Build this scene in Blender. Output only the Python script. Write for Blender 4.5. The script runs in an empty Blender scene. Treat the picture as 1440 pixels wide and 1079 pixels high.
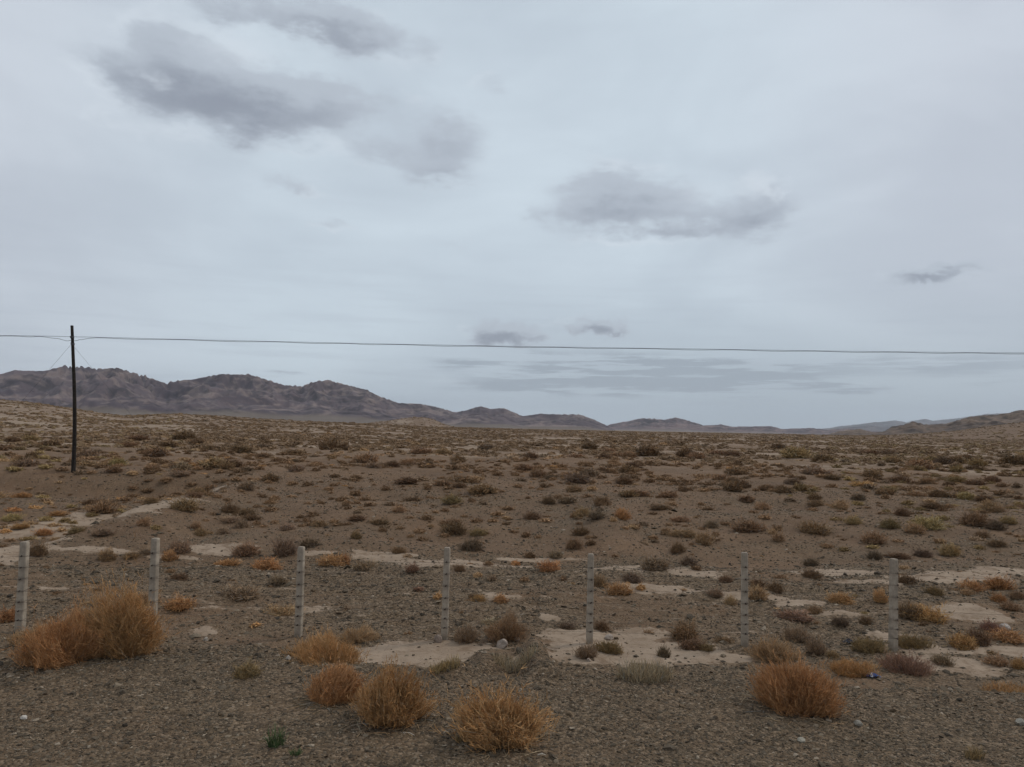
import bpy, bmesh, math, random
import numpy as np
from mathutils import Matrix, Vector

rng = np.random.default_rng(20240)
C = bpy.context.scene.collection
scene = bpy.context.scene
PI = math.pi

# ------------------------------------------------------------------ camera
FPX, CX, CY = 1081.0, 720.0, 539.5
CAMZ = 4.25
PITCH, ROLL = math.radians(3.3), math.radians(1.2)
cam_data = bpy.data.cameras.new("camera")
cam_data.sensor_width = 36.0
cam_data.lens = FPX / 1440.0 * 36.0
cam_data.clip_start = 0.1
cam_data.clip_end = 80000.0
cam = bpy.data.objects.new("camera", cam_data)
C.objects.link(cam)
RM = Matrix.Rotation(PI / 2 + PITCH, 4, 'X') @ Matrix.Rotation(ROLL, 4, 'Z')
cam.matrix_world = Matrix.Translation((0, 0, CAMZ)) @ RM
scene.camera = cam
RN = np.array(RM.to_3x3())

def ray(px, py):
    d = np.stack([(np.asarray(px, float) - CX) / FPX, (CY - np.asarray(py, float)) / FPX, -np.ones_like(np.asarray(px, float))], -1)
    d = d @ RN.T
    return d / np.linalg.norm(d, axis=-1, keepdims=True)

def azel(px, py):
    d = ray(px, py)
    return np.arctan2(d[..., 0], d[..., 1]), d[..., 2] / np.hypot(d[..., 0], d[..., 1])   # azimuth, tan(elevation)

def project(P):
    v = (np.asarray(P, float) - np.array([0, 0, CAMZ])) @ RN
    return CX + FPX * v[..., 0] / -v[..., 2], CY - FPX * v[..., 1] / -v[..., 2], -v[..., 2]

# ------------------------------------------------------------------ noise
def _hash(ix, iy, seed):
    h = (ix.astype(np.int64) * 374761393 + iy.astype(np.int64) * 668265263 + seed * 1274126177) & 0x7fffffff
    h = ((h ^ (h >> 13)) * 1274126177) & 0x7fffffff
    return ((h ^ (h >> 16)) & 0xffff) / 65535.0

def gnoise(x, y, seed=0):
    x = np.asarray(x, float); y = np.asarray(y, float)
    ix, iy = np.floor(x), np.floor(y)
    fx, fy = x - ix, y - iy
    ux, uy = fx * fx * fx * (fx * (fx * 6 - 15) + 10), fy * fy * fy * (fy * (fy * 6 - 15) + 10)
    def g(dx, dy):
        a = _hash(ix + dx, iy + dy, seed) * 2 * PI
        return np.cos(a) * (fx - dx) + np.sin(a) * (fy - dy)
    return 1.4 * ((g(0, 0) * (1 - ux) + g(1, 0) * ux) * (1 - uy) + (g(0, 1) * (1 - ux) + g(1, 1) * ux) * uy)

def fbm(x, y, seed=0, oct=4, gain=0.5):
    s, a = 0, 1.0
    for o in range(oct):
        s = s + a * gnoise(x * 2 ** o + 17.3 * o, y * 2 ** o - 9.1 * o, seed + o)
        a *= gain
    return s

def ridged(x, y, seed=0, oct=5, gain=0.5, soft=0.0):
    s, a, n = 0, 1.0, 0
    for o in range(oct):
        s = s + a * (1 - (np.sqrt(gnoise(x * 2 ** o + 31.7 * o, y * 2 ** o - 5.9 * o, seed + o) ** 2 + soft) - 0.6 * soft ** 0.5) * 1.6)
        n += a; a *= gain
    return s / n

def sst(a, b, x):
    t = np.clip((x - a) / (b - a), 0, 1)
    return t * t * (3 - 2 * t)

# ------------------------------------------------------------------ terrain
def skyline(tab):
    a = np.array(tab, float)
    az, te = azel(a[:, 0], a[:, 1])
    return az, te

HILL_L = skyline([(-300, 552), (-60, 558), (0, 563), (60, 569), (110, 577), (150, 583), (175, 585.5), (210, 584), (250, 583), (300, 585.5), (360, 590), (430, 593), (500, 596), (550, 598.5), (620, 601.5)])
HILL_S = skyline([(505, 598.5), (525, 594), (545, 592), (565, 589), (585, 587), (602, 588), (612, 591), (625, 597), (640, 601)])
HILL_R = skyline([(1200, 613), (1260, 612.5), (1327, 608.5), (1380, 602), (1440, 594), (1600, 580)])

def hill(x, y, tab, r0, rp, r1):
    r = np.hypot(x, y); az = np.arctan2(x, y)
    te = np.interp(az, tab[0], tab[1], left=tab[1][0], right=tab[1][-1])
    zp = CAMZ + te * rp
    fade = sst(tab[0][0] - 0.25, tab[0][0], az) * (1 - sst(tab[0][-1], tab[0][-1] + 0.12, az))
    return np.maximum(zp - 2.3, 0) * fade * sst(r0, rp, r) * (1 - sst(rp * 1.05, r1, r))

def bank_edge(x):
    return np.interp(x, [-14, -9, -6, -4.2, -2.5, -1, 0.6, 2.2, 3.1, 3.9, 4.8, 7.5, 12],
                     [12.6, 13.0, 13.4, 13.3, 12.5, 12.2, 12.0, 12.2, 12.9, 12.6, 12.0, 11.7, 11.4]) + 0.22 * gnoise(x * 1.4, x * 0 + 3.3, 5) + 0.08 * gnoise(x * 5, x * 0 + 1.3, 6)

def spurs(x, y):
    s1 = np.exp(-((x + 0.46 - 0.18 * (y - 13.5) + 0.1 * gnoise(y * 1.5, x * 0, 13)) / 0.27) ** 2) * (1 - sst(13.9, 15.3, y)) * sst(11.4, 12.4, y)
    s2 = np.exp(-((x - 0.56 + 0.03 * (y - 13.5) + 0.1 * gnoise(y * 1.5, x * 0 + 3, 14)) / 0.24) ** 2) * (1 - sst(14.5, 15.7, y)) * sst(11.4, 12.4, y)
    return s1, s2

def terrain(x, y):
    x = np.asarray(x, float); y = np.asarray(y, float)
    r = np.hypot(x, y)
    ye = bank_edge(x)
    z = 0.5 * (1 - sst(ye - 0.25, ye + 0.95, y))
    # two stony spurs running down from the bank between the clay pans
    sp1, sp2 = spurs(x, y)
    z = z + 0.24 * sp1 + 0.32 * sp2
    rise = np.interp(r, [0, 17, 26, 31, 38, 46, 60, 80, 150, 400, 40000], [0, 0.0, 0.05, 0.22, 0.55, 0.85, 1.2, 1.55, 1.95, 2.3, 2.3])
    z = z + rise
    # shallow wash along the far side of the fence
    z = z - 0.22 * np.exp(-((y - 25.2 - 0.12 * x - 0.8 * gnoise(x * 0.12, x * 0, 8)) / 1.4) ** 2)
    # stony spit in the middle of the slope
    z = z + 0.6 * np.exp(-((x - 4.2 - 0.03 * (y - 33)) / 1.0) ** 2 - ((y - 34) / 6.0) ** 2)
    # wash on the left, its stony right bank, and the mound the pole stands on
    xe = -15.6 - 0.06 * (y - 30) + 1.0 * gnoise(y * 0.14, y * 0 + 2.2, 9)
    left = 1 - sst(xe - 1.0, xe + 0.5, x)
    z = z - 0.60 * left * sst(24, 29, y) * (1 - sst(43, 47, y))
    z = z + 0.40 * np.exp(-((x - xe - 1.6) / 1.4) ** 2) * sst(26.5, 29, y) * (1 - sst(40, 46, y))
    ym = 43.4 + 0.22 * np.maximum(x + 24, 0) + 0.8 * gnoise(x * 0.35, x * 0 + 5, 10) + 0.35 * gnoise(x * 1.1, x * 0 + 5, 12)
    z = z + 0.15 * sst(ym - 0.4, ym + 0.9, y) * (1 - sst(-19.0, -9.0, x)) * (1 - sst(48, 70, y)) * sst(-40, -28, x)
    z = z - 0.34 * np.exp(-((y - ym + 1.3) / 1.5) ** 2) * (1 - sst(-17.5, -13.5, x)) * sst(-34, -27.5, x)     # foot of the eroded bank
    # relief
    z = z + 0.20 * fbm(x * 0.16, y * 0.16, 21, 3) * sst(13.5, 26, r)
    z = z - 0.16 * sst(0.6, 0.95, ridged(x * 0.11 + 0.02 * y, y * 0.05, 23, 3)) * sst(25, 30, r) * (1 - sst(70, 120, r))
    z = z + 0.020 * fbm(x * 1.3, y * 1.3, 25, 3) + 0.012 * fbm(x * 6.0, y * 6.0, 35, 2) * (1 - sst(30, 50, r))
    z = z + 0.55 * fbm(x / 60, y / 60, 28, 3) * sst(70, 200, r) * (1 - sst(900, 2500, r))
    rough = sst(15.4, 16.6, y) * (1 - sst(23.5, 25, y))
    z = z + rough * 0.07 * fbm(x * 0.9, y * 2.0, 41, 3)
    z = z + hill(x, y, HILL_L, 150, 430, 900) + hill(x, y, HILL_S, 800, 1150, 1500) + hill(x, y, HILL_R, 450, 950, 1600)
    return z

def unproject(px, py):
    """points where the rays through photo positions meet the terrain"""
    d = ray(px, py)
    n = d.shape[0]
    t = np.full(n, 5.0); prev = t.copy(); hit = np.zeros(n, bool)
    for _ in range(1400):
        p = d * t[:, None]
        below = CAMZ + p[:, 2] < terrain(p[:, 0], p[:, 1])
        new = below & ~hit
        hit |= new
        if hit.all() or t.min() > 3000: break
        prev = np.where(hit, prev, t); t = np.where(hit, t, t * 1.008)
    lo, hi = prev, t
    for _ in range(14):
        m = (lo + hi) / 2; p = d * m[:, None]
        b = CAMZ + p[:, 2] < terrain(p[:, 0], p[:, 1])
        hi = np.where(b, m, hi); lo = np.where(b, lo, m)
    p = d * hi[:, None]; p[:, 2] = terrain(p[:, 0], p[:, 1])
    return p

# pale clay pans and sand streaks: centre, half width, half height in the photo, strength
SAND_PX = np.array([
    (590, 918, 105, 17, 1.25), (545, 922, 50, 11, 1.2), (650, 912, 60, 10, 1.0), (735, 921, 22, 9, 1.0), (850, 905, 85, 18, 1.25), (830, 925, 60, 11, 1.15), (930, 918, 100, 15, 1.25), (1000, 926, 50, 9, 1.1), (905, 890, 60, 8, 0.9),
    (305, 771, 60, 7, 1.2), (230, 784, 60, 4, 0.9), (20, 772, 45, 7, 1.1), (130, 774, 70, 5, 1.0), (430, 778, 60, 5, 0.9), (540, 784, 50, 6, 1.0), (520, 779, 40, 4, 0.9), (640, 794, 110, 5, 1.0), (760, 788, 80, 4, 0.8),
    (930, 826, 55, 7, 1.2), (880, 800, 60, 4, 0.8), (970, 806, 40, 5, 0.9), (985, 806, 40, 4, 0.8), (1175, 806, 60, 5, 1.1), (1240, 818, 60, 4, 0.9), (1335, 812, 80, 9, 1.1), (1420, 805, 60, 6, 1.0), (1060, 838, 60, 9, 0.9), (1180, 860, 60, 4, 0.7),
    (1365, 862, 42, 11, 1.1), (1345, 934, 60, 14, 1.15), (1310, 912, 70, 9, 0.9), (1430, 918, 50, 9, 0.9), (1250, 893, 60, 7, 0.7), (80, 830, 60, 8, 0.5), (25, 826, 30, 8, 0.45), (430, 858, 55, 8, 0.6), (285, 855, 34, 7, 0.6), (215, 866, 60, 5, 0.5), (300, 886, 26, 3, 0.75), (700, 840, 50, 6, 0.6), (770, 868, 22, 6, 0.95), (1130, 848, 60, 5, 0.7),
    (30, 745, 80, 9, 1.0), (100, 735, 60, 6, 0.9), (130, 725, 60, 5, 0.9), (200, 713, 60, 4, 0.7), (255, 701, 50, 3, 0.65), (300, 691, 40, 2.5, 0.55), (10, 752, 60, 7, 1.0)], float)
_c = unproject(SAND_PX[:, 0], SAND_PX[:, 1])
_u = unproject(SAND_PX[:, 0], SAND_PX[:, 1] - SAND_PX[:, 3])
_l = unproject(SAND_PX[:, 0], np.minimum(SAND_PX[:, 1] + SAND_PX[:, 3], 1500))
_dep = project(_c)[2]
SAND = np.stack([_c[:, 0], _c[:, 1], SAND_PX[:, 2] * _dep / FPX, np.clip((_u[:, 1] - _l[:, 1]) / 2, 0.3, 6), SAND_PX[:, 4]], 1)

def sandmask(x, y):
    m = np.zeros(np.shape(x))
    wx = x + 0.35 * fbm(x * 0.8, y * 0.8, 51, 2); wy = y + 0.3 * fbm(x * 0.6, y * 0.9, 55, 2)
    for sx, sy, rx, ry, s in SAND:
        q = np.hypot((wx - sx) / (rx * 1.25), (wy - sy) / (ry * 1.25))
        m = np.maximum(m, s * np.clip(1.25 - q, 0, 1))
    m = m + 0.20 * fbm(x * 0.9, y * 1.8, 58, 4, 0.6) + 0.10 * fbm(x * 5.0, y * 8.0, 75, 3, 0.6) - 0.04
    m = sst(0.16, 0.74, m)
    # faint streaks of blown sand among the rubble
    st = fbm(x * 0.7, y * 3.2, 63, 5, 0.65)
    m = np.maximum(m, 0.46 * sst(0.2, 0.8, st) * sst(15, 16.5, y) * (1 - sst(24, 28, y)))
    m = np.maximum(m, (0.36 + 0.24 * sst(-0.2, 0.5, fbm(x * 0.05, y * 0.12, 66, 3)) + 0.08 * (1 - sst(-0.62, -0.25, np.arctan2(x, y))) * sst(90, 200, np.hypot(x, y))) * sst(42, 80, np.hypot(x, y)) * (1 - 0.7 * sst(0.3, 0.5, np.arctan2(x, y)) * sst(300, 600, np.hypot(x, y))))
    s1, s2 = spurs(x, y)
    return m * sst(0, 0.3, y - bank_edge(x) - 0.2) * (1 - sst(0.25, 0.55, np.maximum(s1, s2)))

def gravelmask(x, y):
    """1 where the ground is covered with dark rubble"""
    g = 1 - sst(-0.1, 0.5, y - bank_edge(x))
    mid = (1 - 0.42 * sst(24, 27, y)) * (1 - sst(38, 64, y))
    return np.clip(np.maximum(g, mid * (0.65 + 0.35 * fbm(x * 0.2, y * 0.3, 71, 3))), 0, 1)

# ------------------------------------------------------------------ helpers
def tag(o, label=None, cat=None, group=None, kind=None):
    if label: o['label'] = label
    if cat: o['category'] = cat
    if group: o['group'] = group
    if kind: o['kind'] = kind
    return o

def mesh_np(name, V, F, mat=None, attrs=None, smooth=False):
    """mesh from arrays; F is (n,3) or (n,4)"""
    me = bpy.data.meshes.new(name)
    V = np.ascontiguousarray(V, np.float32); F = np.ascontiguousarray(F, np.int32)
    k = F.shape[1]
    me.vertices.add(len(V)); me.vertices.foreach_set('co', V.ravel())
    me.loops.add(F.size); me.loops.foreach_set('vertex_index', F.ravel())
    me.polygons.add(len(F)); me.polygons.foreach_set('loop_start', np.arange(0, F.size, k, dtype=np.int32))
    me.polygons.foreach_set('loop_total', np.full(len(F), k, np.int32))
    me.polygons.foreach_set('use_smooth', np.full(len(F), smooth, bool))
    for an, (typ, arr) in (attrs or {}).items():
        a = me.attributes.new(an, typ, 'POINT')
        if typ == 'FLOAT_COLOR':
            arr = np.concatenate([arr, np.ones((len(arr), 1))], 1) if arr.shape[1] == 3 else arr
            a.data.foreach_set('color', np.ascontiguousarray(arr, np.float32).ravel())
        else:
            a.data.foreach_set('value', np.ascontiguousarray(arr, np.float32).ravel())
    me.update(calc_edges=True)
    if mat: me.materials.append(mat)
    return me

def link(name, me, parent=None, loc=None):
    o = bpy.data.objects.new(name, me); C.objects.link(o)
    if parent is not None: o.parent = parent
    if loc is not None: o.location = loc
    return o

def tubes(P, R, sides=3, cap=False):
    """P (n,k,3), R (n,k) -> vertices, quads and the parameter along each tube"""
    n, k, _ = P.shape
    T = P[:, -1] - P[:, 0]; T /= np.linalg.norm(T, axis=1, keepdims=True) + 1e-9
    ref = np.where(np.abs(T[:, 2:3]) < 0.9, np.array([[0, 0, 1.0]]), np.array([[1.0, 0, 0]]))
    U = np.cross(T, ref); U /= np.linalg.norm(U, axis=1, keepdims=True) + 1e-9
    W = np.cross(T, U)
    a = np.arange(sides) * 2 * PI / sides
    off = np.cos(a)[None, :, None] * U[:, None] + np.sin(a)[None, :, None] * W[:, None]
    V = P[:, :, None, :] + R[:, :, None, None] * off[:, None]
    base = np.arange(n)[:, None, None] * (k * sides) + np.arange(k - 1)[None, :, None] * sides
    s = np.arange(sides)[None, None, :]; s2 = (s + 1) % sides
    F = np.stack([base + s, base + s2, base + sides + s2, base + sides + s], -1).reshape(-1, 4)
    t = np.broadcast_to(np.linspace(0, 1, k)[None, :, None], (n, k, sides)).reshape(-1)
    return V.reshape(-1, 3), F, t

# ------------------------------------------------------------------ materials
class NT:
    def __init__(s, tree): s.t = tree; s.n = tree.nodes; s.l = tree.links
    def new(s, typ, **kw):
        n = s.n.new(typ)
        for k, v in kw.items(): setattr(n, k, v)
        return n
    def put(s, sock, v):
        if isinstance(v, (int, float)): sock.default_value = v
        elif isinstance(v, (tuple, list)):
            sock.default_value = v if len(v) == len(sock.default_value) else tuple(v) + (1,)
        else: s.l.new(v, sock)
    def math(s, op, a, b=0.0, c=0.0, clamp=False):
        n = s.new('ShaderNodeMath', operation=op, use_clamp=clamp)
        s.put(n.inputs[0], a); s.put(n.inputs[1], b); s.put(n.inputs[2], c)
        return n.outputs[0]
    def mix(s, f, a, b, mode='MIX'):
        n = s.new('ShaderNodeMix', data_type='RGBA', blend_type=mode, clamp_factor=True)
        s.put(n.inputs[0], f); s.put(n.inputs[6], a); s.put(n.inputs[7], b)
        return n.outputs[2]
    def ramp(s, v, lo, hi, a=0.0, b=1.0):
        n = s.new('ShaderNodeMapRange', interpolation_type='SMOOTHSTEP')
        s.put(n.inputs[0], v); s.put(n.inputs[1], lo); s.put(n.inputs[2], hi); s.put(n.inputs[3], a); s.put(n.inputs[4], b)
        return n.outputs[0]
    def noise(s, vec, scale, detail=4, rough=0.55, dist=0.0):
        n = s.new('ShaderNodeTexNoise')
        s.put(n.inputs['Vector'], vec); n.inputs['Scale'].default_value = scale; n.inputs['Detail'].default_value = detail
        n.inputs['Roughness'].default_value = rough; n.inputs['Distortion'].default_value = dist
        return n.outputs[0]
    def voronoi(s, vec, scale, feature='F1'):
        n = s.new('ShaderNodeTexVoronoi', feature=feature)
        s.put(n.inputs['Vector'], vec); n.inputs['Scale'].default_value = scale
        return n
    def scale(s, vec, v):
        n = s.new('ShaderNodeVectorMath', operation='MULTIPLY'); s.put(n.inputs[0], vec); n.inputs[1].default_value = v
        return n.outputs[0]
    def attr(s, name, kind='Fac'):
        n = s.new('ShaderNodeAttribute', attribute_name=name); return n.outputs[kind]

def material(name):
    m = bpy.data.materials.new(name); m.use_nodes = True
    nt = NT(m.node_tree); nt.n.clear()
    out = nt.new('ShaderNodeOutputMaterial'); b = nt.new('ShaderNodeBsdfPrincipled')
    nt.l.new(b.outputs[0], out.inputs[0])
    b.inputs['Roughness'].default_value = 0.92
    b.inputs['Specular IOR Level'].default_value = 0.18
    return m, nt, b

def ground_material():
    m, t, b = material('desert_ground')
    pos = t.new('ShaderNodeNewGeometry').outputs['Position']
    sand, grav = t.attr('sand'), t.attr('gravel')
    n_big = t.noise(pos, 0.09, 4)
    n_mid = t.noise(pos, 0.9, 5, 0.6)
    n_fine = t.noise(pos, 9.0, 5, 0.65)
    vor = t.voronoi(pos, 26.0)
    soil = t.mix(t.ramp(n_big, 0.35, 0.65), (0.184, 0.111, 0.063), (0.141, 0.085, 0.049))
    soil = t.mix(t.ramp(n_mid, 0.4, 0.7), soil, (0.198, 0.124, 0.072))
    peb = t.new('ShaderNodeSeparateColor'); pv = t.voronoi(pos, 7.5); t.l.new(pv.outputs['Color'], peb.inputs[0])
    pebm = t.ramp(pv.outputs['Distance'], 0.25, 0.5, 1.0, 0.0)
    soil = t.mix(t.math('MULTIPLY', pebm, t.ramp(peb.outputs[0], 0.45, 0.95, 0, 0.75)), soil, (0.087, 0.053, 0.032))
    soil = t.mix(t.math('MULTIPLY', pebm, t.ramp(peb.outputs[1], 0.6, 0.98, 0, 0.7)), soil, (0.259, 0.175, 0.115))
    soil = t.mix(t.ramp(t.noise(t.scale(pos, (0.5, 1, 1)), 0.45, 6, 0.65), 0.46, 0.62, 0, 0.55), soil, (0.121, 0.077, 0.046))
    soil = t.mix(t.ramp(n_fine, 0.42, 0.62, 0.0, 0.5), soil, (0.111, 0.069, 0.039))
    rub = t.mix(t.ramp(n_fine, 0.35, 0.7), (0.085, 0.060, 0.036), (0.170, 0.117, 0.070))
    rub = t.mix(t.ramp(n_mid, 0.35, 0.65, 0.0, 0.5), rub, (0.142, 0.089, 0.051))
    chip = t.new('ShaderNodeSeparateColor'); t.l.new(vor.outputs['Color'], chip.inputs[0])
    rub = t.mix(t.ramp(chip.outputs[0], 0.55, 0.98, 0.0, 0.7), rub, (0.274, 0.198, 0.130))
    rub = t.mix(t.ramp(chip.outputs[1], 0.6, 0.98, 0.0, 0.8), rub, (0.043, 0.030, 0.019))
    clay = t.mix(t.ramp(n_mid, 0.3, 0.7), (0.335, 0.253, 0.180), (0.262, 0.192, 0.132))
    clay = t.mix(t.ramp(t.noise(pos, 2.2, 6, 0.7, 0.8), 0.48, 0.66, 0, 0.75), clay, (0.176, 0.115, 0.070))
    clay = t.mix(t.ramp(n_fine, 0.5, 0.8, 0, 0.5), clay, (0.189, 0.125, 0.076))
    crack = t.voronoi(t.mix(0.04, pos, t.noise(pos, 3.0)), 3.2, 'DISTANCE_TO_EDGE')
    clay = t.mix(t.ramp(crack.outputs['Distance'], 0.0, 0.012, 0.5, 0.0), clay, (0.126, 0.084, 0.057))
    gm = t.math('ADD', grav, t.math('MULTIPLY', t.math('SUBTRACT', n_fine, 0.5), 0.9))
    col = t.mix(t.ramp(gm, 0.25, 0.7), soil, rub)
    sm = t.math('ADD', sand, t.math('MULTIPLY', t.math('SUBTRACT', n_fine, 0.5), 1.3))
    col = t.mix(t.ramp(sm, 0.3, 0.66), col, clay)
    t.put(b.inputs['Base Color'], col)
    bm = t.new('ShaderNodeBump'); bm.inputs['Strength'].default_value = 0.9; bm.inputs['Distance'].default_value = 0.05
    hgt = t.math('ADD', t.math('MULTIPLY', n_fine, 0.6), t.math('MULTIPLY', t.math('SUBTRACT', 1.0, vor.outputs['Distance']), t.math('MULTIPLY', t.math('SUBTRACT', 1.0, sand), 0.5)))
    t.put(bm.inputs['Height'], hgt); t.l.new(bm.outputs[0], b.inputs['Normal'])
    return m

def rock_material(name, cols, fan, scale):
    m, t, b = material(name)
    g = t.new('ShaderNodeNewGeometry'); pos = g.outputs['Position']
    n1 = t.noise(pos, scale, 6, 0.62, 0.6); n2 = t.noise(pos, scale * 5, 5, 0.65)
    col = t.mix(t.ramp(n1, 0.42, 0.58), cols[0], cols[1])
    col = t.mix(t.ramp(n2, 0.5, 0.64, 0, 0.9), col, cols[2])
    n3 = t.noise(pos, scale * 2.2, 7, 0.7, 1.2)
    col = t.mix(t.ramp(n3, 0.50, 0.60, 0, 0.85), col, tuple(0.5 * c for c in cols[0]))
    col = t.mix(t.math('MULTIPLY', t.attr('strata'), 0.8), col, tuple(1.25 * c for c in cols[2]))
    foot = t.math('ADD', t.attr('foot'), t.math('MULTIPLY', t.math('SUBTRACT', n2, 0.5), 0.35))
    col = t.mix(t.ramp(foot, 0.35, 0.75), col, fan)
    t.put(b.inputs['Base Color'], col)
    return m

def tint_material(name, rough=0.9):
    m, t, b = material(name)
    oc = t.new('ShaderNodeObjectInfo').outputs['Color']
    t.put(b.inputs['Base Color'], t.mix(1.0, t.attr('tint', 'Color'), oc, 'MULTIPLY'))
    b.inputs['Roughness'].default_value = rough
    b.inputs['Specular IOR Level'].default_value = 0.1
    return m

def plain_material(name, c1, c2, scale=8.0, rough=0.85, bump=0.0):
    m, t, b = material(name)
    pos = t.new('ShaderNodeTexCoord').outputs['Object']
    n = t.noise(pos, scale, 6, 0.65)
    t.put(b.inputs['Base Color'], t.mix(t.ramp(n, 0.35, 0.68), c1, c2))
    b.inputs['Roughness'].default_value = rough
    if bump:
        bm = t.new('ShaderNodeBump'); bm.inputs['Distance'].default_value = bump
        t.put(bm.inputs['Height'], t.noise(pos, scale * 4, 5)); t.l.new(bm.outputs[0], b.inputs['Normal'])
    return m

M_GROUND = ground_material()
M_TWIG = tint_material('dry_twigs')
M_STONE = tint_material('stones', 0.85)

# ------------------------------------------------------------------ ground sheet
front = np.radians(np.arange(-46, 46.01, 0.11))
back = np.radians(np.arange(48, 313, 4.0))
az = np.concatenate([front, back]); na = len(az)
rr = [1.5]
while rr[-1] < 27000:
    r = rr[-1]
    rr.append(r * (1.05 if r < 6 else 1.0042 if r < 60 else 1.008 if r < 500 else 1.03))
rr = np.array(rr); nr = len(rr)
AZ, RR = np.meshgrid(az, rr)
GX, GY = RR * np.sin(AZ), RR * np.cos(AZ)
GZ = terrain(GX, GY)
V = np.stack([GX, GY, GZ], -1).reshape(-1, 3)
i = np.arange(nr - 1)[:, None] * na + np.arange(na)[None]
j = np.arange(nr - 1)[:, None] * na + (np.arange(na)[None] + 1) % na
F = np.stack([i, j, j + na, i + na], -1).reshape(-1, 4)[:, ::-1]
V = np.vstack([V, [[0, 0, terrain(0, 0)]]])
ctr = len(V) - 1
me = mesh_np('ground', V, F, M_GROUND, {'sand': ('FLOAT', np.append(sandmask(GX, GY).ravel(), 0)), 'gravel': ('FLOAT', np.append(gravelmask(GX, GY).ravel(), 1))}, smooth=True)
ground = tag(link('ground', me), kind='structure')

# ------------------------------------------------------------------ mountains and hills
def make_range(name, tab, r0, rf, rb, mat, seed, nscale, gul=0.45, base=-6.0, azstep=0.035, nr=240, jag=0.0005):
    taz, tte = skyline(tab)
    az = np.arange(taz[0], taz[-1], math.radians(azstep))
    r = np.concatenate([np.linspace(rf, r0, int(nr * 0.75)), np.linspace(r0, rb, int(nr * 0.25))[1:]])
    A, R = np.meshgrid(az, r)
    X, Y = R * np.sin(A), R * np.cos(A)
    te = np.interp(az, taz, tte)
    te = te + jag * fbm(az * 95, az * 0 + seed, seed, 4, 0.62)
    H = np.maximum(CAMZ + te * r0 - base, 0)
    t = (R - rf) / (r0 - rf)
    tw = t + 0.14 * fbm(X / nscale, Y / nscale, seed + 3, 3)
    shape = 0.10 * sst(0, 0.45, tw) + 0.42 * sst(0.30, 0.72, tw) + 0.48 * sst(0.55, 1.0, tw)
    shape = shape * (1 - sst(1.05, (rb - rf) / (r0 - rf), t))
    wx = X + nscale * 0.25 * fbm(X / nscale, Y / nscale, seed + 11, 2); wy = Y + nscale * 0.25 * fbm(X / nscale, Y / nscale, seed + 15, 2)
    rg = ridged(wx / nscale, wy / (nscale * 1.4), seed, 4, 0.5, 0.006)
    rf2 = ridged(wx / (nscale * 0.3) + 0.6 * rg, wy / (nscale * 0.42), seed + 40, 3, 0.55, 0.012)
    crag = sst(0.12, 0.4, shape)
    Z = H[None] * shape * (1 - gul + gul * 1.25 * (rg * (1 - 0.55 * crag) + 0.55 * crag * rf2))
    # carry the traced skyline: scale each bearing so that its highest sight line meets it
    top = np.max((Z + base - CAMZ) / R, axis=0)
    want = te
    for _ in range(4):
        f = np.where(H > 1, np.clip((want * r0 + CAMZ - base) / np.maximum(top * r0 + CAMZ - base, 1), 0.3, 3.0), 1)
        kk = np.hanning(27); kk /= kk.sum(); f = np.convolve(np.pad(f, 13, 'edge'), kk, 'valid')
        Z = Z * f[None]
        top = np.max((Z + base - CAMZ) / R, axis=0)
    V = np.stack([X, Y, Z + base], -1).reshape(-1, 3)
    n, k = R.shape
    i = np.arange(n - 1)[:, None] * k + np.arange(k - 1)[None]
    F = np.stack([i, i + k, i + k + 1, i + 1], -1).reshape(-1, 4)
    foot = 1 - sst(0.05, 0.36, (Z / np.maximum(H[None], 1)))
    strata = sst(0.70, 0.92, ridged(X / (nscale * 0.5) + 0.5 * fbm(X / nscale, Y / nscale, seed + 70, 3), Z / (nscale * 0.16), seed + 60, 4, 0.6))
    me = mesh_np(name, V, F, mat, {'foot': ('FLOAT', foot.ravel()), 'strata': ('FLOAT', strata.ravel())}, smooth=True)
    return tag(link(name, me), kind='structure')

RM_A = rock_material('mountain_rock', ((0.066, 0.046, 0.052), (0.110, 0.080, 0.083), (0.185, 0.138, 0.120)), (0.140, 0.108, 0.084), 0.0022)
RM_B = rock_material('low_range_rock', ((0.070, 0.040, 0.042), (0.125, 0.075, 0.070), (0.20, 0.138, 0.118)), (0.155, 0.115, 0.095), 0.0016)
RM_C = rock_material('far_range_rock', ((0.075, 0.06, 0.062), (0.11, 0.088, 0.085), (0.14, 0.11, 0.1)), (0.14, 0.12, 0.11), 0.0008)
RM_D = rock_material('brown_hill_rock', ((0.062, 0.040, 0.029), (0.112, 0.072, 0.048), (0.165, 0.115, 0.078)), (0.150, 0.108, 0.072), 0.006)
make_range('mountain_range', [(-420, 560), (-250, 548), (-80, 535), (0, 526), (20, 521), (60, 522), (75, 519), (90, 514), (100, 517), (115, 516), (140, 519), (165, 517.5), (185, 524), (210, 531), (235, 540), (240, 537), (275, 533), (300, 528), (315, 526), (335, 527), (350, 526.5), (372, 533), (400, 542), (425, 543.5), (437, 538), (450, 536), (462, 534.5), (485, 541), (515, 548), (530, 556), (560, 567), (590, 568), (612, 572), (640, 580), (652, 578), (675, 571.5), (690, 575), (708, 574), (725, 581), (735, 585.5), (760, 582), (790, 583), (815, 583), (830, 588), (850, 597), (870, 607), (890, 612), (960, 616)],
           5200, 3000, 7200, RM_A, 101, 700, 0.68)
make_range('low_mountains', [(700, 612), (780, 609), (840, 604), (858, 597), (880, 593), (905, 588), (935, 590.5), (952, 587), (975, 594), (990, 598.5), (1015, 597), (1030, 600.5), (1050, 600), (1085, 599.5), (1100, 603.5), (1140, 602), (1165, 604.5), (1190, 603), (1225, 606), (1300, 612), (1380, 618)],
           9000, 6600, 11500, RM_B, 131, 620, 0.7)
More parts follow.
